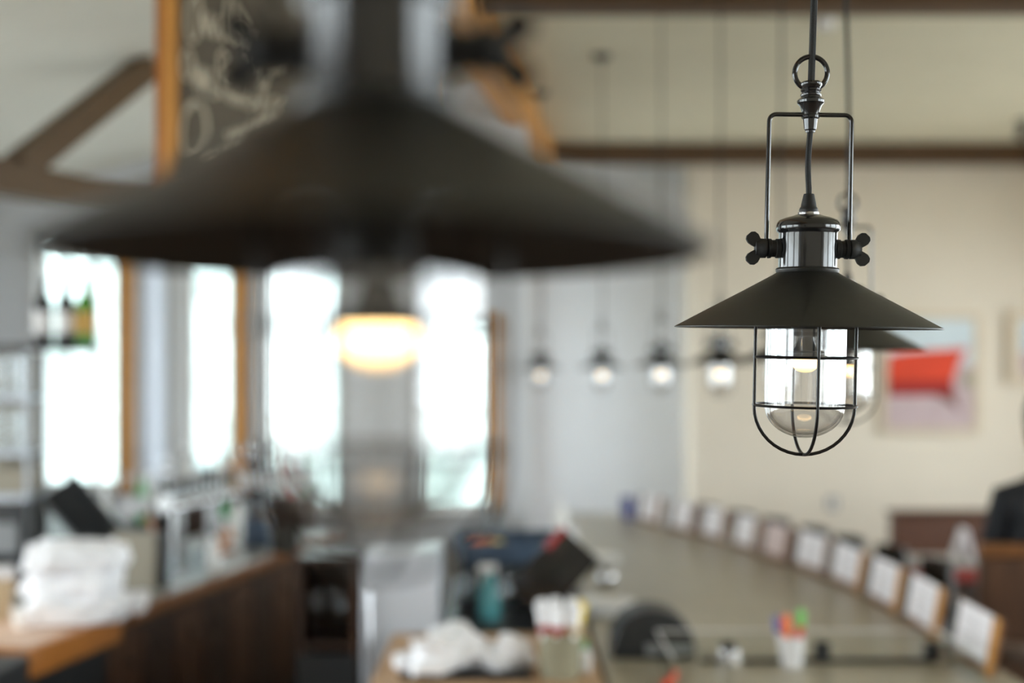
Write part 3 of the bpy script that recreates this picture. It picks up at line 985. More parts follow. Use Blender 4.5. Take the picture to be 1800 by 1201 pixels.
def person():
    pe = thing('person', 'person in a black top seated with their back to us, at the right edge', 'person', (2.17, 5.02, 0), R(-6))
    pe.scale = (1.1, 1.1, 1.1)
    V = []
    E = []
    Rd = []

    def v(p, r, prev=None):
        V.append(p); Rd.append(r)
        if prev is not None:
            E.append((prev, len(V) - 1))
        return len(V) - 1
    zs = 0.66
    pel = v((0, 0, zs + 0.10), (0.16, 0.12))
    ab = v((0, -0.01, zs + 0.25), (0.16, 0.11), pel)
    ct = v((0, -0.01, zs + 0.42), (0.18, 0.12), ab)
    cu = v((0, 0.0, zs + 0.54), (0.13, 0.09), ct)
    nk_ = v((0, 0.015, zs + 0.62), 0.058, cu)
    n2 = v((0, 0.03, zs + 0.68), 0.055, nk_)
    h1 = v((0, 0.045, zs + 0.745), (0.072, 0.085), n2)
    h2 = v((0, 0.045, zs + 0.83), (0.078, 0.098), h1)
    v((0, 0.04, zs + 0.89), (0.06, 0.075), h2)
    v((0, 0.145, zs + 0.77), 0.014, h1)       # nose
    for s in (-1, 1):
        v((s * 0.088, 0.035, zs + 0.78), 0.016, h1)   # ears
        sh_ = v((s * 0.165, 0.0, zs + 0.53), 0.07, cu)
        el = v((s * 0.205, 0.05, zs + 0.28), 0.055, sh_)
        wr = v((s * 0.15, 0.29, zs + 0.22), 0.03, el)
        pm = v((s * 0.12, 0.36, zs + 0.22), (0.036, 0.018), wr)
        for k, (fx, fl_) in enumerate([(-0.028, 0.065), (-0.01, 0.078), (0.01, 0.072), (0.027, 0.055)]):
            f1 = v((s * 0.115 + fx, 0.395, zs + 0.215), 0.0095, pm)
            f2 = v((s * 0.11 + fx, 0.395 + fl_ * 0.5, zs + 0.205), 0.009, f1)
            v((s * 0.11 + fx, 0.395 + fl_ * 0.9, zs + 0.185), 0.008, f2)
        t1 = v((s * 0.085, 0.33, zs + 0.215), 0.011, wr)
        v((s * 0.065, 0.375, zs + 0.205), 0.009, t1)
        hp = v((s * 0.095, 0.04, zs + 0.085), 0.095, pel)
        kn = v((s * 0.12, 0.44, zs + 0.06), 0.062, hp)
        an = v((s * 0.12, 0.40, zs - 0.36), 0.04, kn)
        ft = v((s * 0.12, 0.43, zs - 0.415), 0.042, an)
        v((s * 0.125, 0.58, zs - 0.43), 0.034, ft)
    body = skin_body('body', V, E, Rd, pel, 'navy_cloth', pe)
    # colours by height on the one body mesh
    nt = MATS['navy_cloth'].node_tree
    m = bpy.data.materials.new('person_surface'); m.use_nodes = True
    nt = m.node_tree; b = nt.nodes['Principled BSDF']; b.inputs['Roughness'].default_value = 0.8
    tc = nt.nodes.new('ShaderNodeTexCoord'); sp = nt.nodes.new('ShaderNodeSeparateXYZ')
    rp = nt.nodes.new('ShaderNodeValToRGB'); mr = nt.nodes.new('ShaderNodeMapRange')
    mr.inputs['From Min'].default_value = 0.0; mr.inputs['From Max'].default_value = 2.0
    nt.links.new(tc.outputs['Object'], sp.inputs[0]); nt.links.new(sp.outputs['Z'], mr.inputs[0])
    nt.links.new(mr.outputs[0], rp.inputs[0]); nt.links.new(rp.outputs[0], b.inputs['Base Color'])
    cr = rp.color_ramp; cr.interpolation = 'CONSTANT'
    cr.elements[0].position = 0.0; cr.elements[0].color = srgb(24, 22, 22)
    cr.elements[1].position = 0.165; cr.elements[1].color = srgb(34, 38, 52)
    e = cr.elements.new(0.42); e.color = srgb(20, 22, 27)
    e = cr.elements.new(0.652); e.color = srgb(206, 160, 132)
    body.data.materials[0] = m
    # hair cap
    vs0 = []
    hmb = MB()
    hmb.lathe([(0.0, 0.115), (0.045, 0.105), (0.08, 0.075), (0.098, 0.03), (0.1, -0.02), (0.094, -0.07), (0.086, -0.1), (0.07, -0.1), (0.0, -0.06)], 24,
              M=Matrix.Translation((0, 0.018, zs + 0.835)) @ Matrix.Rotation(R(-18), 4, 'X') @ Matrix.Diagonal((0.93, 1.08, 1, 1)))
    hmb.build('hair', 'hair', pe)


person()

# ------------------------------------------------------------------ things on the far wall and ceiling
Yw = YF
pa = thing('framed_picture', 'framed painting with a bold orange-red block on the beige far wall', 'picture', at(1632, 658, Yw - 0.002))


def flat(name, m, pts, d, parent, origin):
    """flat painted shape given by photo pixels on the wall"""
    vs0 = [at(x, y, Yw) - origin for x, y in pts]
    vs0 = [Vector((q.x, -d, q.z)) for q in vs0] + [Vector((q.x, -d + 0.004, q.z)) for q in vs0]
    n_ = len(pts)
    fs0 = [tuple(range(n_))[::-1], tuple(range(n_, 2 * n_))] + [(i, (i + 1) % n_, n_ + (i + 1) % n_, n_ + i) for i in range(n_)]
    return MB().add(vs0, fs0).build(name, m, parent, smooth=False)


og = Vector(pa.location); og.y = Yw


def rect(x0, y0, x1, y1):
    return [(x0, y0), (x1, y0), (x1, y1), (x0, y1)]


cv = flat('canvas', 'paint_pink', rect(1556, 562, 1710, 752), 0.02, pa, og)
flat('sky_field', 'paint_sky', rect(1556, 562, 1710, 640), 0.0245, cv, og)
flat('orange_block', 'paint_orange', [(1560, 624), (1600, 618), (1700, 612), (1682, 640), (1672, 672), (1560, 674)], 0.029, cv, og)
flat('red_band', 'paint_red', [(1560, 672), (1672, 670), (1676, 694), (1560, 696)], 0.029, cv, og)
flat('brown_patch', 'paint_brown', [(1640, 694), (1676, 692), (1684, 724), (1668, 708)], 0.029, cv, og)
flat('olive_patch', 'paint_olive', [(1690, 656), (1712 - 4, 654), (1708, 680), (1690, 678)], 0.029, cv, og)
fr = MB()
for r_ in [(1546, 552, 1556, 762), (1710, 552, 1720, 762), (1556, 552, 1710, 562), (1556, 752, 1710, 762)]:
    a = at(r_[0], r_[3], Yw) - og; b = at(r_[2], r_[1], Yw) - og
    fr.box((a.x, -0.035, a.z), (b.x, 0.0, b.z))
fr.build('frame', 'frame_pale', pa, smooth=False)

pb = thing('framed_picture', 'second framed picture cut off by the right edge of the photo', 'picture', at(1830, 610, Yw - 0.002))
og = Vector(pb.location); og.y = Yw
cv = flat('canvas', 'paint_sky', rect(1788, 562, 1890, 660), 0.02, pb, og)
flat('grey_field', 'paint_pink', rect(1788, 620, 1890, 660), 0.0245, cv, og)
fr = MB()
for r_ in [(1768, 548, 1788, 674), (1890, 548, 1910, 674), (1788, 548, 1890, 562), (1788, 660, 1890, 674)]:
    a = at(r_[0], r_[3], Yw) - og; b = at(r_[2], r_[1], Yw) - og
    fr.box((a.x, -0.05, a.z), (b.x, 0.0, b.z))
fr.build('frame', 'frame_pale', pb, smooth=False)

sw = thing('wall_switch', 'small grey switch plate low on the beige far wall', 'switch', at(1463, 885, Yw))
bx('plate', 'grey_plastic', (-0.05, -0.012, -0.055), (0.05, 0, 0.055), sw, 0.004)
bx('rocker', 'label_white', (-0.015, -0.018, -0.03), (0.015, -0.012, 0.03), sw)

sd = thing('smoke_detector', 'round white smoke detector on the ceiling beside the sharp lamp cord', 'smoke detector', (pxX(1450, 7.0), 7.0, ZC))
MB().lathe([(0, 0), (0.06, 0), (0.06, -0.02), (0.045, -0.04), (0, -0.042)], 28).build('body', 'label_white', sd)
MB().lathe([(0, -0.042), (0.018, -0.042), (0.016, -0.05), (0, -0.05)], 20).build('grille', 'grey_plastic', sd)

sp_ = thing('ceiling_spotlight', 'small black ceiling spotlight at the upper right edge', 'spotlight', (pxX(1797, 9.7), 9.7, ZC))
MB().lathe([(0, 0), (0.05, 0), (0.05, -0.02), (0.012, -0.024), (0.012, -0.05), (0, -0.05)], 20).build('mount', 'black_plastic', sp_)
MB().lathe([(0, 0.05), (0.035, 0.05), (0.045, -0.05), (0.03, -0.045), (0, -0.02)], 20, M=Matrix.Translation((0, 0, -0.09)) @ Matrix.Rotation(R(35), 4, 'X')).build('head', 'black_plastic', sp_)

# ------------------------------------------------------------------ left bar
A0 = onz(57, 1140, HB)
A1 = onz(517, 962, HB)
bd = (A1 - A0).normalized()
brz = math.atan2(bd.y, bd.x) - R(90)
bar = thing('wooden_bar', 'long wooden bar with grey top and dark panelled front on the left', 'bar', (A0.x, A0.y, 0), brz)
BL = 3.5
bx('bar_top', 'stone_grey', (-0.75, 0.62, HB - 0.04), (-0.02, BL, HB), bar)
bx('end_top', 'pale_wood', (-0.75, 0.0, HB - 0.04), (-0.02, 0.618, HB), bar)
bx('edge_trim', 'trim_dark', (-0.02, 0.62, HB - 0.055), (0.02, BL, HB + 0.002), bar, 0.006)
bx('end_edge', 'oak_edge', (-0.02, 0.0, HB - 0.10), (0.02, 0.618, HB + 0.002), bar, 0.006)
bx('end_trim', 'oak_edge', (-0.75, -0.03, HB - 0.10), (0.02, 0.0, HB + 0.002), bar, 0.006)
bx('carcass', 'walnut', (-0.72, 0.03, 0), (-0.08, BL - 0.02, HB - 0.04), bar)
npan = 10
for k in range(npan):
    y0 = 0.04 if k == 0 else 0.66 + (k - 1) * (BL - 0.70) / (npan - 1)
    y1 = 0.64 if k == 0 else y0 + (BL - 0.70) / (npan - 1) - 0.02
    pn = bx('front_panel', 'black_plastic' if k == 0 else ('walnut_warm' if k % 2 else 'walnut'), (-0.08, y0, 0.08), (-0.055, y1, HB - 0.11), bar, 0.004)
    if k:
        MB().lathe([(0, 0), (0.008, 0), (0.008, 0.012), (0.016, 0.02), (0.014, 0.03), (0, 0.032)], 16,
                   M=Matrix.Translation((-0.055, (y0 + y1) / 2, 0.62)) @ Matrix.Rotation(R(90), 4, 'Y')).build('knob', 'steel', pn)

eb = thing('equipment_cabinet', 'black boxy cabinet at the lower left corner in front of the bar', 'cabinet', (-2.02, 4.02, 0))
bx('body', 'black_plastic', (-0.4, -0.25, 0.03), (0.395, 0.2, 0.87), eb, 0.01)
bx('door', 'black_gloss', (-0.38, -0.265, 0.08), (0.375, -0.25, 0.8), eb, 0.004)
bx('plinth', 'walnut', (-0.37, -0.2, 0), (0.37, 0.18, 0.03), eb)


# folded white towels
def cloth(name, p, sx, sy, h, seed, label, rz=0.0, crumple=0.02, tilt=0.0):
    random.seed(seed)
    nx, ny, nz = 18, 14, 5
    off = Vector((seed * 3.1, seed * 1.7, 0))
    mb = MB()
    vs0, fs0 = [], []
    # superellipsoid shell with folds
    nu, nv = 56, 24
    for j in range(nv + 1):
        ph = -math.pi / 2 + math.pi * j / nv
        for i in range(nu):
            th = 2 * math.pi * i / nu
            ce = lambda w, e: math.copysign(abs(w) ** e, w)
            x = sx / 2 * ce(math.cos(ph), 0.35) * ce(math.cos(th), 0.45)
            y = sy / 2 * ce(math.cos(ph), 0.35) * ce(math.sin(th), 0.45)
            z = h / 2 + h / 2 * ce(math.sin(ph), 0.55)
            q = Vector((x, y, z))
            d = noise.noise_vector(q * 9 + off) * crumple + noise.noise_vector(q * 22 + off) * crumple * 0.5
            d += q.normalized() * (abs(noise.noise(q * 14 + off)) - 0.25) * crumple * 1.2
            d.z *= 0.8
            if z < h * 0.12:
                d.z = 0
            vs0.append(q + d)
    for j in range(nv):
        for i in range(nu):
            k = (i + 1) % nu
            fs0.append((j * nu + i, j * nu + k, (j + 1) * nu + k, (j + 1) * nu + i))
    mb.add(vs0, fs0)
    o = mb.build(name, 'white_cloth', ang=80)
    o.location = p
    o.rotation_euler = (0, tilt, rz)
    return tag(o, label, 'towel', 'white towels and napkins')


p = onz(135, 1092, HB)
cloth('folded_towel', p, 0.36, 0.30, 0.11, 1, 'bottom white towel of the heap on the near end of the bar', 0.1, 0.035)
cloth('folded_towel', p + Vector((-0.01, 0.01, 0.10)), 0.34, 0.28, 0.10, 2, 'middle white towel of the heap on the near end of the bar', -0.1, 0.03)
cloth('folded_towel', p + Vector((0.005, 0.0, 0.195)), 0.37, 0.29, 0.11, 3, 'top white towel of the heap on the near end of the bar', 0.05, 0.04)
cloth('folded_towel', onz(222, 1078, HB) + Vector((0.0, 0, 0.0)), 0.17, 0.1, 0.08, 4, 'white towel end sticking out to the right of the heap on the bar', 0.2, 0.022)

p = onz(2, 1090, HB)
cp = thing('paper_cup', 'tan paper coffee cup with a white lid at the left edge of the bar', 'cup', p)
MB().lathe([(0, 0), (0.038, 0), (0.05, 0.17), (0, 0.17)], 28).build('cup', 'kraft', cp)
MB().lathe([(0, 0.168), (0.055, 0.168), (0.055, 0.19), (0.047, 0.195), (0.045, 0.21), (0.02, 0.212), (0, 0.206)], 28).build('lid', 'label_white', cp)
p = onz(38, 1104, HB)
c2 = thing('small_cup', 'small white cup in front of the tan paper cup', 'cup', p)
MB().lathe([(0, 0), (0.026, 0), (0.04, 0.075), (0.037, 0.075), (0.024, 0.006), (0, 0.006)], 24).build('bowl', 'ceramic', c2)
MB().tube([(0.036, 0, 0.06), (0.055, 0, 0.055), (0.055, 0, 0.03), (0.03, 0, 0.022)], 0.005, 8).build('handle', 'ceramic', c2)

p = onz(243, 1036, HB)
bxm = thing('till_display', 'putty-coloured till display box with dark side behind the white towels', 'till', p, R(-6))
bx('back_cover', 'putty', (-0.11, -0.02, 0.0), (0.085, 0.0, 0.255), bxm, 0.006)
bx('housing', 'black_plastic', (-0.108, 0.0, 0.0), (0.105, 0.10, 0.25), bxm, 0.006)
p = onz(150, 1000, HB)
ps = thing('till_screen', 'dark tilted till screen leaning back on its stand behind the towels', 'till screen', p)
tm = Matrix.Translation((0.0, 0, 0.265)) @ Matrix.Rotation(R(-34), 4, 'Y') @ Matrix.Rotation(R(20), 4, 'X')
MB().box((-0.1, -0.012, -0.23), (0.1, 0.012, 0.2), tm).build('panel', 'black_plastic', ps, smooth=False, bevel=0.004)
MB().box((-0.118, -0.014, -0.235), (-0.1, 0.014, 0.205), tm).build('bezel', 'grey_plastic', ps, smooth=False)
MB().tube([(0, 0.02, 0.0), (0, 0.03, 0.2)], 0.02, 10).build('stand', 'black_plastic', ps)
MB().lathe([(0, 0), (0.08, 0), (0.08, 0.012), (0, 0.016)], 24).build('base', 'black_plastic', ps)

# draught tower
p = onz(312, 1006, HB)
tw = thing('draught_tower', 'chrome draught tower with a row of taps on the bar', 'beer tower', p, brz)
for yy in (0.0, 0.42):
    MB().lathe([(0, 0), (0.06, 0), (0.06, 0.012), (0.036, 0.02), (0.034, 0.34), (0, 0.34)], 28, M=Matrix.Translation((0, yy, 0))).build('column', 'steel', tw)
MB().tube([(0, -0.14, 0.345), (0, 0.58, 0.345)], 0.04, 20).build('manifold', 'steel', tw)
for k in range(9):
    y = -0.11 + k * 0.082
    tp_ = MB().lathe([(0, 0), (0.012, 0), (0.014, 0.02), (0.02, 0.03), (0.02, 0.05), (0.012, 0.056), (0, 0.058)], 14, M=Matrix.Translation((0.03, y, 0.33)) @ Matrix.Rotation(R(90), 4, 'Y')).build('tap', 'chrome', tw)
    MB().lathe([(0, 0), (0.008, 0), (0.012, 0.03), (0.014, 0.075), (0.008, 0.09), (0, 0.092)], 12, M=Matrix.Translation((0.055, y, 0.375))).build('tap_handle', 'black_plastic', tp_)

# bottles -------------------------------------------------------------
def bottle(p, h, r, mbody, mlabel, label, cap='black_plastic', neck=0.35, group=None):
    b = thing('bottle', label, 'bottle', p, group=group)
    sh_ = h * (1 - neck)
    prof = [(0, 0), (r * 0.95, 0), (r, 0.006), (r, sh_ - 0.03), (r * 0.92, sh_ - 0.01), (r * 0.6, sh_ + 0.02), (r * 0.38, sh_ + 0.05), (r * 0.36, h - 0.012), (0, h - 0.012)]
    MB().lathe(prof, 24).build('glass_body', mbody, b)
    if mlabel:
        MB().lathe([(r + 0.0006, sh_ * 0.25), (r + 0.0012, sh_ * 0.25), (r + 0.0012, sh_ * 0.75), (r + 0.0006, sh_ * 0.75)], 24, closed=True).build('paper_label', mlabel, b)
    MB().lathe([(0, h - 0.035), (r * 0.42, h - 0.035), (r * 0.42, h), (0, h)], 16).build('cap', cap, b)
    return b


# wall shelf with wine bottles in front of the first window
Ys = 6.2
shz = at(0, 606, Ys).z
xs0, xs1 = pxX(-60, Ys), pxX(163, Ys)
shu = thing('shelf_unit', 'open dark metal shelf unit with glasses and bottles at the left edge', 'shelf', (xs0, Ys, 0.9))
q0 = Vector(shu.location)
bx('shelf_board', 'black_plastic', (0, -0.12, shz - 0.03 - 0.9), (xs1 - xs0, 0.12, shz - 0.9), shu)
for yy in (697, 792):
    z = at(0, yy, Ys).z - 0.9
    bx('shelf_board', 'steel_brushed', (0, -0.12, z - 0.02), (pxX(64, Ys) - xs0, 0.12, z), shu)
bx('shelf_board', 'steel_brushed', (0, -0.14, at(0, 866, Ys).z - 0.93), (pxX(70, Ys) - xs0, 0.14, at(0, 866, Ys).z - 0.9), shu)
for xx in (0.01, pxX(60, Ys) - xs0):
    for yy in (-0.11, 0.1):
        bx('post', 'steel_brushed', (xx, yy, 0), (xx + 0.015, yy + 0.015, shz - 0.93), shu)
bx('back_sheet', 'putty', (0.0, 0.12, 0.3), (pxX(62, Ys) - xs0, 0.125, shz - 0.94), shu)
for k, (x, mb_, ml, lab) in enumerate([(76, 'wine_dark', 'label_white', 'leftmost dark wine bottle with white label on the top shelf'), (116, 'wine_dark', 'label_white', 'middle dark wine bottle with white label on the top shelf'),
                                     (150, 'wine_green', 'label_gold', 'bright green wine bottle with a gold label on the top shelf')]):
    bottle(Vector((pxX(x, Ys), Ys, shz)), 0.335, 0.048, mb_, ml, lab, cap='wine_green' if k == 2 else 'wine_dark', group='wine bottles on the top shelf')


def glass_cup(name, p, h, r, label, group, stem=False):
    g = thing(name, label, 'glass', p, group=group)
    if stem:
        MB().lathe([(0, 0), (r * 0.9, 0), (r * 0.9, 0.003), (0.006, 0.008), (0.004, 0.02), (0.004, h * 0.45), (0, h * 0.45)], 20).build('stem', 'cup_glass', g)
        MB().lathe([(0.004, h * 0.45), (r * 0.7, h * 0.53), (r, h * 0.7), (r * 0.85, h), (r * 0.82, h), (r * 0.96, h * 0.7), (r * 0.66, h * 0.54), (0.0, h * 0.47)], 20).build('bowl', 'cup_glass', g)
    else:
        MB().lathe([(0, 0), (r * 0.8, 0), (r, h), (r - 0.003, h), (r * 0.8 - 0.003, 0.008), (0, 0.008)], 20).build('bowl', 'cup_glass', g)
        MB().lathe([(0, 0.0085), (r * 0.77, 0.0085), (r * 0.77, 0.012), (0, 0.012)], 20).build('base', 'cup_glass', g)
    return g


for lv, yy in (('upper', 697), ('lower', 792)):
    z = at(0, yy, Ys).z
    for k, x in enumerate((2, 24, 46)):
        glass_cup('tumbler_glass', Vector((pxX(x, Ys), Ys - 0.03 + 0.03 * (k % 2), z)), 0.2, 0.028, '%s tall clear glass on the %s steel shelf at the left edge' % (('leftmost', 'middle', 'rightmost')[k], lv), '%s shelf glasses' % lv)
zz = at(0, 866, Ys).z
tag(bx('storage_box', 'putty', (pxX(0, Ys), Ys - 0.1, zz), (pxX(60, Ys), Ys + 0.1, zz + 0.13), None, 0.006), 'putty-coloured box on the lowest shelf at the left edge', 'box')

cm = thing('coffee_machine', 'dark boxy coffee machine with a grey front at the left edge', 'coffee machine', (pxX(10, Ys), Ys, 0.90))
bx('body', 'black_plastic', (-0.3, -0.15, 0.02), (0.14, 0.2, 0.30), cm, 0.01)
bx('front_plate', 'grey_plastic', (-0.28, -0.158, 0.05), (0.12, -0.15, 0.2), cm, 0.004)
bx('cup_tray', 'steel', (-0.3, -0.155, 0.30), (0.14, 0.2, 0.315), cm, 0.004)
for k in (-0.2, 0.04):
    bx('foot', 'black_plastic', (k, -0.1, 0), (k + 0.04, 0.15, 0.02), cm)
# back counter below the windows
bc = thing('back_counter', 'low dark back counter crowded with bottles below the left windows', 'counter', (0, 0, 0))
bx('top', 'black_plastic', (-3.6, 5.9, 0.86), (-2.28, 8.6, 0.90), bc)
bx('body', 'walnut', (-3.55, 5.95, 0), (-2.31, 8.55, 0.86), bc)
bc2 = thing('back_shelf', 'raised dark ledge holding the crowd of bottles by the windows', 'ledge', (0, 0, 0))
bx('top', 'walnut', (-2.26, 8.0, 1.0), (-1.32, 8.7, 1.04), bc2)
bx('body', 'walnut', (-2.24, 8.05, 0), (-1.34, 8.68, 1.0), bc2)

random.seed(11)
kinds = [('cup_glass', 'label_white', 'clear'), ('amber', 'label_gold', 'amber'), ('ceramic', None, 'white'), ('wine_dark', 'label_white', 'dark'), ('blue_grey', 'label_white', 'blue-grey'),
         ('cup_glass', 'label_gold', 'clear'), ('green_cap', 'label_white', 'green'), ('red_plastic', 'label_white', 'red')]
ORD = ['first', 'second', 'third', 'fourth', 'fifth', 'sixth', 'seventh', 'eighth', 'ninth', 'tenth', 'eleventh', 'twelfth']
row = [0, 2, 0, 4, 2, 1, 0, 3, 0, 2, 7, 0]
for j, k in enumerate(row):
    mb_, ml, nm = kinds[k]
    x = -2.2 + j * 0.077
    bottle(Vector((x, 8.12 + 0.02 * (j % 2), 1.04)), random.uniform(0.24, 0.33), random.uniform(0.026, 0.033), mb_, ml,
           '%s bottle, %s from the left in the front row by the window' % (nm, ORD[j]), cap=random.choice(['chrome', 'black_plastic', 'red_plastic', 'label_white']), group='bottles on the window ledge')
row2 = [2, 0, 5, 3, 0, 1, 4, 0, 2, 0, 6]
for j, k in enumerate(row2):
    mb_, ml, nm = kinds[k]
    x = -2.16 + j * 0.08
    bottle(Vector((x, 8.32 + 0.02 * (j % 2), 1.04)), random.uniform(0.29, 0.37), random.uniform(0.028, 0.034), mb_, ml,
           '%s bottle, %s from the left in the rear row by the window' % (nm, ORD[j]), cap=random.choice(['chrome', 'black_plastic', 'chrome', 'label_white']), group='bottles on the window ledge')
# bottles on the back counter at the far left
for j, (x, k) in enumerate([(150, 0), (172, 2), (196, 0), (222, 6), (246, 2), (270, 0)]):
    Yb = 6.9 + 0.12 * (j % 2)
    if pxX(x, Yb) > -2.31:
        Yb = 7.4
    mb_, ml, nm = kinds[k]
    X_ = min(pxX(x, Yb), -2.33)
    bottle(Vector((X_, Yb + j * 0.16, 0.90)), random.uniform(0.26, 0.36), 0.034, mb_, ml, '%s bottle, %s from the left on the low back counter' % (nm, ORD[j]), cap='chrome', group='bottles on the back counter')
# things on the bar beyond the tower
for j, (x, y, h, r, mb_, ml, nm) in enumerate([(258, 1000, 0.22, 0.036, 'cup_glass', None, 'clear squat bottle behind the till display'), (262, 978, 0.26, 0.03, 'amber', 'label_gold', 'amber bottle left of the draught tower'), (374, 1004, 0.2, 0.03, 'ceramic', None, 'cream bottle right of the draught tower'),
                                               (384, 975, 0.14, 0.032, 'amber', None, 'short amber jar on the bar top'), (402, 970, 0.13, 0.03, 'amber', 'label_white', 'short amber jar with white label on the bar top'),
                                               (396, 952, 0.28, 0.03, 'green_cap', 'label_white', 'green bottle standing on the far half of the bar'), (418, 945, 0.25, 0.034, 'ceramic', None, 'pale bottle beside the green one on the bar'),
                                               (440, 935, 0.24, 0.036, 'blue_grey', None, 'blue-grey bottle on the far half of the bar'), (462, 930, 0.2, 0.034, 'blue_grey', 'label_gold', 'blue-grey bottle with gold label near the bar end')]):
    bottle(onz(x, y, HB), h, r, mb_, ml, nm, group='bottles on the bar')
for j, (x, y) in enumerate([(300, 1012), (338, 1002), (356, 998)]):
    glass_cup('tumbler_glass', onz(x, y, HB), 0.1, 0.034, ['clear glass left of the draught tower foot', 'clear glass just right of the draught tower foot', 'clear glass second to the right of the draught tower foot'][j], 'glasses on the bar')

# ------------------------------------------------------------------ service station in the middle
# open dark cabinet with glasses
oc = thing('glass_cabinet', 'dark open cabinet with wine glasses beside the pale steel fridge', 'cabinet', (pxX(575, 4.9), 4.9, 0))
w2 = 0.115
bx('back_panel', 'walnut', (-w2, 0.28, 0), (w2, 0.3, 1.08), oc)
bx('side_panel', 'walnut', (-w2, 0, 0), (-w2 + 0.018, 0.28, 1.08), oc)
bx('side_panel', 'walnut_warm', (w2 - 0.018, 0, 0), (w2, 0.28, 1.08), oc)
bx('top', 'walnut', (-w2, -0.01, 1.08), (w2, 0.3, 1.1), oc)
bx('shelf', 'walnut', (-w2 + 0.018, 0, 0.74), (w2 - 0.018, 0.28, 0.76), oc)
bx('door', 'black_plastic', (-w2, -0.02, 0.05), (w2, 0, 0.72), oc)
for k, (dx, dy) in enumerate([(-0.05, 0.06), (0.04, 0.05), (0.0, 0.16)]):
    glass_cup('wine_glass', Vector(oc.location) + Vector((dx, dy, 0.76)), 0.2, 0.036, ['left wine glass in the dark open cabinet', 'right wine glass in the dark open cabinet', 'rear wine glass in the dark open cabinet'][k], 'wine glasses in the cabinet', True)

fg = thing('steel_fridge', 'pale steel undercounter fridge standing in the bottom centre', 'fridge', (pxX(703, 4.75), 4.75, 0))
wf = 0.145
bx('body', 'fridge_white', (-wf, 0.03, 0.06), (wf, 0.45, 1.12), fg, 0.008)
bx('door', 'fridge_white', (-wf, 0.0, 0.1), (wf, 0.028, 1.12), fg, 0.006)
MB().tube([(-wf + 0.03, 0.0, 0.3), (-wf + 0.03, -0.03, 0.32), (-wf + 0.03, -0.03, 1.0), (-wf + 0.03, 0.0, 1.02)], 0.008, 10).build('handle', 'chrome', fg)
bx('plinth', 'black_plastic', (-wf + 0.01, 0.04, 0), (wf - 0.01, 0.44, 0.06), fg)

ws = thing('work_counter', 'wooden work counter with clutter at the bottom centre', 'counter', (0, 0, 0))
bx('top', 'tan_board', (pxX(640, 3.75), 3.55, HB - 0.04), (0.285, 4.66, HB), ws, 0.004)
bx('body', 'walnut', (pxX(640, 3.75) + 0.03, 3.6, 0), (0.26, 4.62, HB - 0.04), ws)
ws2 = thing('dish_station', 'black dish station with stacked tubs behind the work counter', 'counter', (0, 0, 0))
bx('top', 'black_plastic', (-0.26, 4.72, 0.81), (0.285, 6.6, 0.85), ws2, 0.004)
bx('body', 'black_plastic', (-0.24, 4.76, 0), (0.26, 6.56, 0.81), ws2)

# napkins tray
p = onz(815, 1188, HB)
tr = thing('serving_tray', 'dark tray under the white napkins on the work counter', 'tray', p)
bx('base', 'black_plastic', (-0.19, -0.05, 0), (0.21, 0.16, 0.008), tr, 0.003)
bx('rim', 'black_plastic', (-0.2, -0.06, 0), (0.22, -0.05, 0.02), tr)
bx('rim', 'black_plastic', (-0.2, 0.16, 0), (0.22, 0.17, 0.02), tr)
cloth('napkin_bundle', p + Vector((-0.05, 0.05, 0.01)), 0.2, 0.15, 0.12, 7, 'left white napkin bundle on the dark tray', 0.4, 0.055)
cloth('napkin_bundle', p + Vector((0.11, 0.06, 0.01)), 0.2, 0.14, 0.10, 8, 'right white napkin bundle on the dark tray', -0.2, 0.055)
cloth('napkin_bundle', onz(722, 1180, HB) + Vector((0, 0, 0)), 0.12, 0.1, 0.06, 9, 'small white napkin left of the dark tray', 0.2, 0.022)

# utensil crock
p = onz(985, 1190, HB)
ck = thing('utensil_crock', 'dark olive crock stuffed with wrapped cutlery on the work counter', 'crock', p)
MB().lathe([(0, 0), (0.06, 0), (0.068, 0.04), (0.066, 0.14), (0.07, 0.15), (0.064, 0.15), (0.058, 0.02), (0, 0.02)], 28).build('pot', 'paint_olive', ck)
random.seed(5)
for k in range(7):
    a = k * 0.9
    x, y = 0.03 * math.cos(a), 0.03 * math.sin(a)
    rr = thing('cutlery_roll', ['yellow-tipped cutlery roll at the left of the crock', 'white cutlery roll at the back of the crock', 'white cutlery roll leaning left in the crock', 'brown-banded cutlery roll in the crock', 'white cutlery roll at the front of the crock', 'tall white cutlery roll at the right of the crock', 'white cutlery roll in the middle of the crock'][k], 'cutlery roll', p + Vector((x, y, 0.03)), group='cutlery rolls in the crock', rot=(R(-8 * math.sin(a)), R(10 * math.cos(a)), 0))
    MB().lathe([(0, 0), (0.017, 0), (0.021, 0.1), (0.022, 0.2), (0.014, 0.215), (0, 0.21)], 14).build('napkin', 'yellow_plastic' if k == 0 else 'white_cloth', rr)
    MB().lathe([(0.0215, 0.12), (0.0235, 0.12), (0.0235, 0.145), (0.0215, 0.145)], 14, closed=True).build('band', 'red_plastic' if k % 3 else 'kraft', rr)

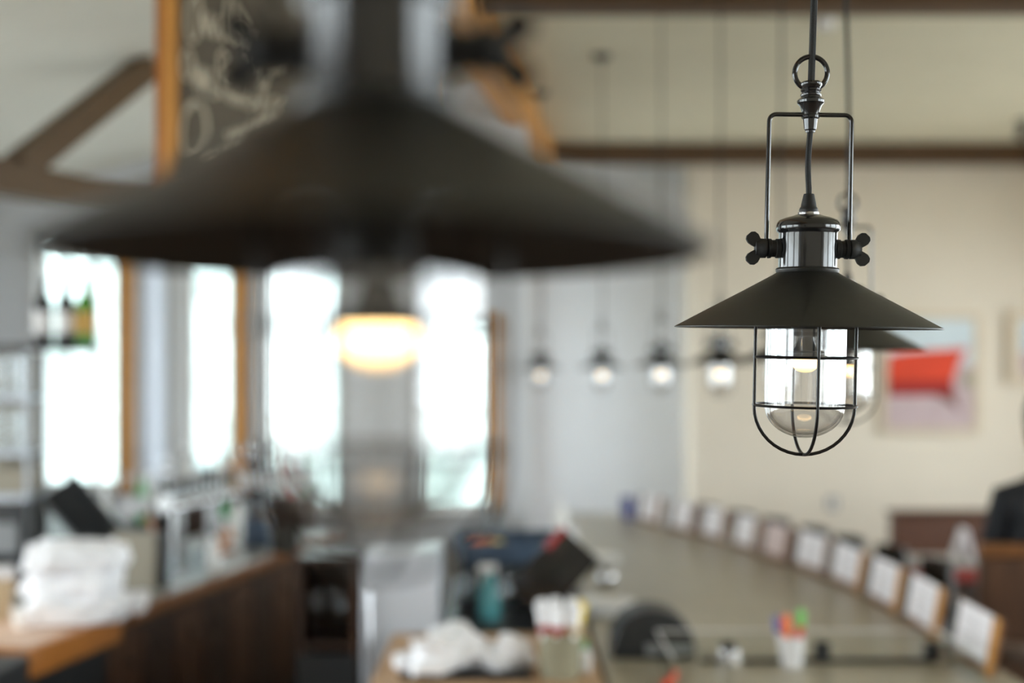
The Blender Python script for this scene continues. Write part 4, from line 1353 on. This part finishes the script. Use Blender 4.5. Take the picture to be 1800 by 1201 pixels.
# tubs and clutter behind
p = onz(850, 1040, HB)
for k in range(3):
    tbx = thing('bus_tub', ['lowest dark tub of the stack on the dish station', 'middle dark tub of the stack on the dish station', 'topmost blue-grey tub of the stack on the dish station'][k], 'tub', Vector((0.0, 5.35, 0.85 + k * 0.092)), R(4 * k), 'stacked tubs on the dish station')
    m_ = 'blue_grey' if k == 2 else 'black_plastic'
    for sx in (-1, 1):
        bx('long_side' if False else 'side', m_, (sx * 0.225 - 0.006, -0.2, 0.004), (sx * 0.225 + 0.006, 0.2, 0.09), tbx, 0.003)
    for sy in (-1, 1):
        bx('end', m_, (-0.22, sy * 0.2 - 0.006, 0.004), (0.22, sy * 0.2 + 0.006, 0.09), tbx, 0.003)
    bx('base', m_, (-0.22, -0.2, 0), (0.22, 0.2, 0.012), tbx)

p = onz(850, 1105, HB)
sb = thing('spray_bottle', 'teal spray bottle with a clear trigger head on the dish station', 'spray bottle', Vector((-0.09, 4.95, 0.85)))
MB().lathe([(0, 0), (0.04, 0), (0.043, 0.01), (0.043, 0.1), (0.03, 0.14), (0.016, 0.165), (0.016, 0.18), (0, 0.18)], 24).build('body', 'teal', sb)
bx('trigger_head', 'label_white', (-0.045, -0.014, 0.18), (0.03, 0.014, 0.215), sb, 0.006)
MB().tube([(-0.02, 0, 0.18), (-0.035, 0, 0.15), (-0.03, 0, 0.125)], 0.006, 8).build('trigger', 'label_white', sb)

lp = thing('menu_screen', 'dark tilted screen with a red strip leaning behind the crock', 'screen', Vector((0.16, 4.85, 0.85)))
tm = Matrix.Translation((0.0, 0.02, 0.19)) @ Matrix.Rotation(R(42), 4, 'Y')
MB().box((-0.1, -0.01, -0.16), (0.1, 0.01, 0.16), tm).build('panel', 'black_gloss', lp, smooth=False, bevel=0.004)
MB().box((-0.1, -0.014, 0.06), (-0.075, -0.0105, 0.16), tm).build('red_strip', 'red_plastic', lp, smooth=False)
MB().box((-0.06, 0.0, 0.0), (0.06, 0.08, 0.01)).build('stand', 'black_plastic', lp, smooth=False)

# plates and white crockery on the counter's left side
def plates(px, py, n_, r, lab):
    p = onz(px, py, HB)
    for k in range(n_):
        o = MB().lathe([(0, 0), (r * 0.55, 0), (r * 0.6, 0.004), (r, 0.016), (r, 0.02), (r * 0.6, 0.009), (0, 0.007)], 36).build('plate', 'ceramic')
        o.location = p + Vector((0.004 * math.sin(k * 2.1), 0.004 * math.cos(k), k * 0.0105))
        tag(o, '%s, %s from the bottom' % (lab, ORD[k]), 'plate', lab)


plates(1066, 1082, 5, 0.11, 'white plate in the near stack beside the black printer')
plates(1048, 995, 4, 0.12, 'white plate in the far stack behind the black printer')
p = onz(965, 968, HB)
bottle(onz(985, 972, HB), 0.30, 0.045, 'ceramic', None, 'tall white bottle left of the far plate stack', cap='label_white', group='white bottles on the counter')
bottle(onz(1004, 990, HB), 0.22, 0.04, 'label_white', None, 'shorter white bottle beside the tall white one', cap='steel', group='white bottles on the counter')
for j, (x, y) in enumerate([(862, 930), (880, 932), (905, 940), (935, 950)]):
    glass_cup('tumbler_glass', Vector((pxX(x, 6.3), 6.3, 0.85)), 0.32 if j < 2 else 0.18, 0.036, ['tall clear glass at the left of the dish station', 'second tall clear glass on the dish station', 'short clear glass in the middle of the dish station', 'short clear glass at the right of the dish station'][j], 'glasses on the dish station')
gm = onz(1060, 1022, HB)
gb = thing('chrome_bowl', 'small lidded chrome bowl catching the light above the plates', 'bowl', onz(1066, 1030, HB))
MB().lathe([(0, 0), (0.02, 0), (0.035, 0.012), (0.045, 0.035), (0.042, 0.036), (0, 0.036)], 28).build('bowl', 'chrome', gb)
MB().lathe([(0.046, 0.035)] + [(0.046 * math.cos(R(t)), 0.036 + 0.04 * math.sin(R(t))) for t in range(0, 90, 10)] + [(0.006, 0.077), (0.009, 0.086), (0, 0.09)], 28).build('lid', 'chrome', gb)
MB().lathe([(0, -0.0), (0.022, 0.0), (0.022, 0.003), (0, 0.003)], 20).build('foot_ring', 'chrome', gb)
sq = thing('squeeze_bottle', 'small squeeze bottle with green cap on the work counter', 'bottle', onz(1028, 1180, HB))
MB().lathe([(0, 0), (0.02, 0), (0.022, 0.06), (0.012, 0.075), (0, 0.075)], 20).build('body', 'label_white', sq)
MB().lathe([(0, 0.074), (0.014, 0.074), (0.004, 0.105), (0, 0.105)], 16).build('nozzle', 'green_cap', sq)

# more clutter on the bar and the dish station
gr_ = thing('coffee_grinder', 'dark slate-blue grinder standing on the far half of the bar', 'grinder', onz(452, 962, HB))
bx('body', 'blue_grey', (-0.07, -0.06, 0.0), (0.07, 0.08, 0.16), gr_, 0.012)
MB().lathe([(0.04, 0.16), (0.075, 0.24), (0.075, 0.26), (0.068, 0.26), (0.034, 0.165)], 24, closed=True).build('hopper', 'cup_glass', gr_)
MB().lathe([(0, 0.16), (0.034, 0.16), (0.055, 0.21), (0, 0.215)], 20).build('beans', 'walnut_warm', gr_)
ts = thing('tablet_stand', 'small black wedge-shaped tablet stand at the far end of the bar', 'tablet', onz(498, 972, HB))
MB().add([(-0.07, 0, 0), (0.07, 0, 0), (0.07, 0.12, 0), (-0.07, 0.12, 0), (-0.07, 0.10, 0.13), (0.07, 0.10, 0.13)],
         [(0, 3, 2, 1), (0, 1, 5, 4), (2, 3, 4, 5), (0, 4, 3), (1, 2, 5)]).build('wedge', 'black_plastic', ts, smooth=False)
MB().add([(-0.065, -0.004, 0.01), (0.065, -0.004, 0.01), (0.065, 0.09, 0.13), (-0.065, 0.09, 0.13), (-0.065, 0.0, 0.012), (0.065, 0.0, 0.012), (0.065, 0.094, 0.132), (-0.065, 0.094, 0.132)],
         [(0, 1, 2, 3), (4, 7, 6, 5), (0, 4, 5, 1), (2, 6, 7, 3), (0, 3, 7, 4), (1, 5, 6, 2)]).build('screen', 'black_gloss', ts, smooth=False)
mbw = thing('mixing_bowl', 'wide steel mixing bowl on the dish station beside the white bottles', 'bowl', Vector((0.13, 6.05, 0.85)))
MB().lathe([(0, 0), (0.06, 0), (0.11, 0.03), (0.145, 0.10), (0.15, 0.12), (0.142, 0.12), (0.105, 0.036), (0, 0.01)], 36).build('bowl', 'steel', mbw)
MB().tube([(0.15 * math.cos(2 * math.pi * k / 40), 0.15 * math.sin(2 * math.pi * k / 40), 0.12) for k in range(40)], 0.004, 8, closed=True).build('rim', 'chrome', mbw)
for k, (dx, dy, mt, lab) in enumerate([(-0.15, -0.1, 'orange_plastic', 'orange fruit at the left in the top tub'), (-0.06, -0.12, 'yellow_plastic', 'yellow lemon in the top tub'), (-0.11, -0.03, 'amber', 'brown-orange fruit behind the others in the top tub')]):
    fr_ = thing('citrus_fruit', lab, 'fruit', Vector((dx, 5.35 + dy, 1.048)), group='fruit in the top tub')
    MB().lathe([(0, 0), (0.018, 0.003), (0.034, 0.018), (0.04, 0.038), (0.034, 0.06), (0.016, 0.075), (0, 0.077)], 20).build('peel', mt, fr_)
    MB().lathe([(0, 0.074), (0.005, 0.075), (0.004, 0.082), (0, 0.083)], 8).build('stem', 'hedge', fr_)
for k, (dx, dy) in enumerate([(-0.2, 4.82), (-0.17, 4.9), (-0.03, 4.8), (-0.01, 4.97)]):
    glass_cup('wine_glass', Vector((dx, dy, 0.85)), 0.19, 0.034, ['front left wine glass beside the teal spray bottle', 'rear left wine glass beside the teal spray bottle', 'front right wine glass beside the teal spray bottle', 'rear right wine glass beside the teal spray bottle'][k], 'wine glasses by the spray bottle', True)

ck2 = thing('cocktail_shaker', 'chrome cocktail shaker with a domed cap, added on the window ledge for its glint', 'shaker', Vector((-2.215, 8.04, 1.04)))  # added to give a bright glint among the bottles
MB().lathe([(0, 0), (0.03, 0), (0.042, 0.12), (0.043, 0.15), (0, 0.15)], 28).build('tin', 'chrome', ck2)
MB().lathe([(0.043, 0.15), (0.042, 0.17), (0.024, 0.2), (0, 0.2)], 28).build('strainer', 'chrome', ck2)
MB().lathe([(0.02, 0.2), (0.022, 0.225)] + [(0.022 * math.cos(R(t)), 0.225 + 0.022 * math.sin(R(t))) for t in range(10, 90, 12)] + [(0, 0.247)], 24).build('cap', 'chrome', ck2)
